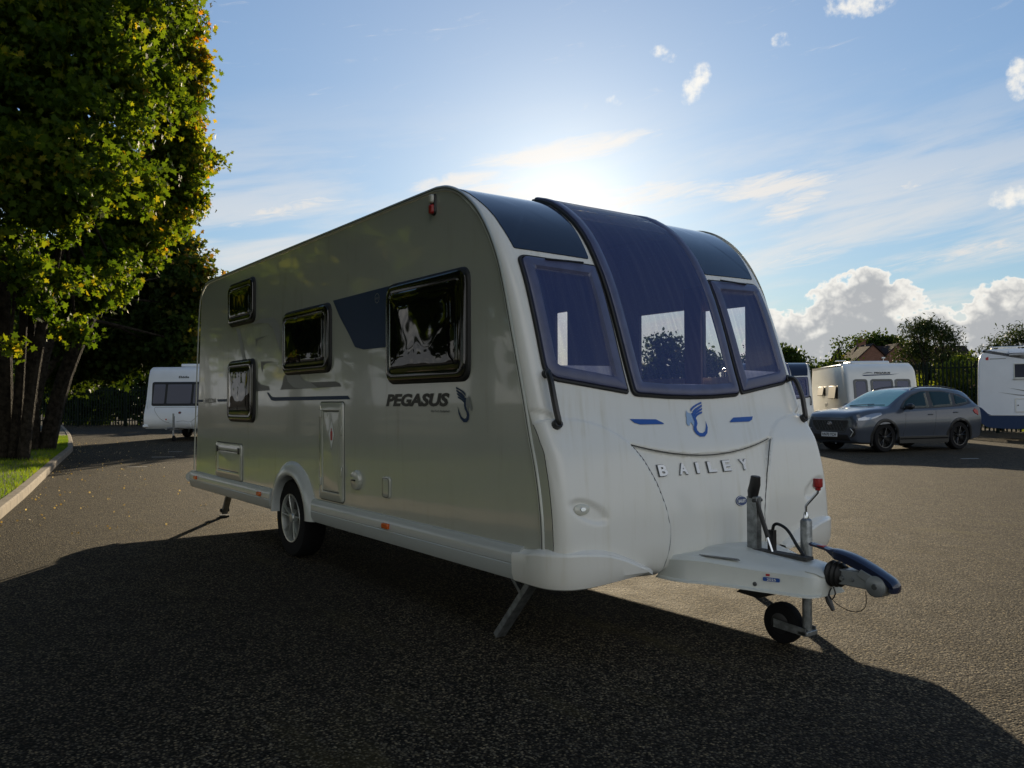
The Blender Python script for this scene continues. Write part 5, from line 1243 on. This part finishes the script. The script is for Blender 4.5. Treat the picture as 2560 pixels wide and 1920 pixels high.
# ================================================================== FENCES, HOUSE
M['fence'] = mat('dark_green_steel', (.006,.012,.009), .8, spec=.12)
M['fence_near'] = M['fence']
def palisade(a, b, h, label, pitch=.155):
    a, b = Vector(a), Vector(b); L = (b-a).length; t = empty('palisade_fence',(a.x,a.y,0),math.atan2(b.y-a.y,b.x-a.x)); tag(t,label,'fence','steel palisade fences')
    n = int(L/pitch)
    if n <= 100: rngs = [(i,) for i in range(n)]
    pm = MB()
    for i in range(n):
        x = i*pitch; m = MB() if n <= 100 else pm
        w = .034
        m.add([(x-w,0,.06),(x,-.022,.06),(x+w,0,.06),(x-w,0,h-.12),(x,-.022,h-.10),(x+w,0,h-.12),(x,-.012,h)],[(0,1,4,3),(1,2,5,4),(3,4,6),(4,5,6)])
        m.add([(x-w,.004,.06),(x+w,.004,.06),(x+w,.004,h-.12),(x,.0,h),(x-w,.004,h-.12)],[(0,1,2,3,4)])
        if n <= 100: m.build('pale','fence',t,smooth=False)
    if n > 100: tag(pm.build('pales','fence',t,smooth=False), kind='stuff')
    for z in (.35,h-.32): MB().box(0,L,.004,.05,z-.03,z+.03).build('rail','fence',t,smooth=False)
    x = 0
    while x < L: MB().box(x,x+.10,.05,.15,0,h-.15).build('post','fence',t,smooth=False); x += 2.75
    return t
palisade((-51.3,-2.6),(-42.7,8.4),2.35,'dark steel palisade railings behind the left-hand verge and pale caravan')
palisade((-14.6,30.6),(-4.5,30.9),2.95,'tall dark palisade railings behind the car and motorhome',.16)

def brick():
    m = mat('brick', (.25,.11,.06), .9); nt = m.node_tree; X.nt = nt; b = nt.nodes['Principled BSDF']
    tc = nt.nodes.new('ShaderNodeTexCoord'); br = nt.nodes.new('ShaderNodeTexBrick'); br.inputs['Scale'].default_value = 4.4
    br.inputs['Color1'].default_value = (.12,.055,.035,1); br.inputs['Color2'].default_value = (.16,.075,.05,1); br.inputs['Mortar'].default_value = (.13,.11,.09,1)
    br.inputs['Mortar Size'].default_value = .012; br.inputs['Brick Width'].default_value = .95; br.inputs['Row Height'].default_value = .33
    sp = nt.nodes.new('ShaderNodeSeparateXYZ'); nt.links.new(tc.outputs['Object'], sp.inputs[0])
    nt.links.new(comb(X(sp.outputs[0])+X(sp.outputs[1]), X(sp.outputs[2])), br.inputs[0]); nt.links.new(br.outputs[0], b.inputs['Base Color']); return m
M['brick'] = brick()
M['tiles'] = mat('roof_tiles', (.020,.016,.017), .95, spec=.1, var=(6,.3), bump=(9,.5,.03))
M['upvc'] = mat('upvc_white', (.7,.72,.72), .4)
def house():
    h = empty('brick_house', (-44.75,79.47,0), math.atan2(.8,.6)); tag(h,'red brick house with two gables and a chimney beyond the parked vans','house')
    MB().box(0,14,0,7,0,5.4).build('wall','brick',h,smooth=False)
    def gable(x0,xa,x1,za,z0,z1,yf):
        MB().prism([(x0,yf,0),(x1,yf,0),(x1,yf,z1-.05),(xa,yf,za-.06),(x0,yf,z0-.05)],(0,1.2,0)).build('gable_wall','brick',h,smooth=False)
        for (a,za_,b,zb_) in ((x0-.15,z0-.12,xa,za),(xa,za,x1+.15,z1-.12)):
            MB().prism([(a,yf-.18,za_),(b,yf-.18,zb_),(b,yf-.18,zb_+.14),(a,yf-.18,za_+.14)],(0,3.2,0)).build('roof','tiles',h,smooth=False)
    gable(0,2.1,3.4,7.40,5.50,6.15,-.5); gable(3.4,4.83,6.8,7.42,6.15,5.45,-.5)
    rf = MB().prism([(.0,1.4,5.4),(.0,3.6,7.5),(.0,8.2,5.3)],(.01,0,0)).add([(-.2,.9,5.35),(14.2,.9,5.35),(14.2,3.4,7.5),(1.9,3.4,7.5),(14.2,7.4,5.35),(-.2,7.4,5.35)],[(0,1,2,3),(3,2,4,5),(0,3,5)]).build('roof','tiles',h,smooth=False)
    c = MB().box(1.95,2.75,2.9,3.5,7.0,8.1).box(1.88,2.82,2.83,3.57,8.1,8.22).build('chimney','brick',rf,smooth=False)
    MB().tube([(2.35,3.2,8.2),(2.35,3.2,8.5)],.12,10).build('chimney_pot','brick',rf)
    for x0,x1 in ((1.35,2.35),(4.3,5.3)):
        w = MB().box(x0-.06,x1+.06,-.56,-.49,4.25,5.62).build('window','upvc',h,smooth=False)
        for a,b in ((x0,(x0+x1)/2-.03),((x0+x1)/2+.03,x1)): MB().box(a,b,-.575,-.562,4.33,5.54).build('pane','smoke',w,smooth=False)
    MB().tube([(3.15,-.62,2.5),(3.15,-.62,5.95)],.05,8).box(2.98,3.32,-.72,-.52,5.88,6.02).build('downpipe','upvc',h,smooth=False)
    MB().tube([(6.9,-.3,5.35),(14,-.3,5.35)],.07,8).build('gutter','upvc',h,smooth=False)
house()
lp = empty('pole', (-40.5,66.0,0)); tag(lp,'thin bare pole standing left of the house','pole'); MB().tube([(0,0,0),(0,0,5.2)],[.07,.05],8).build('shaft','galv',lp); MB().box(-.12,.12,-.08,.08,5.2,5.3).build('cap','galv',lp)
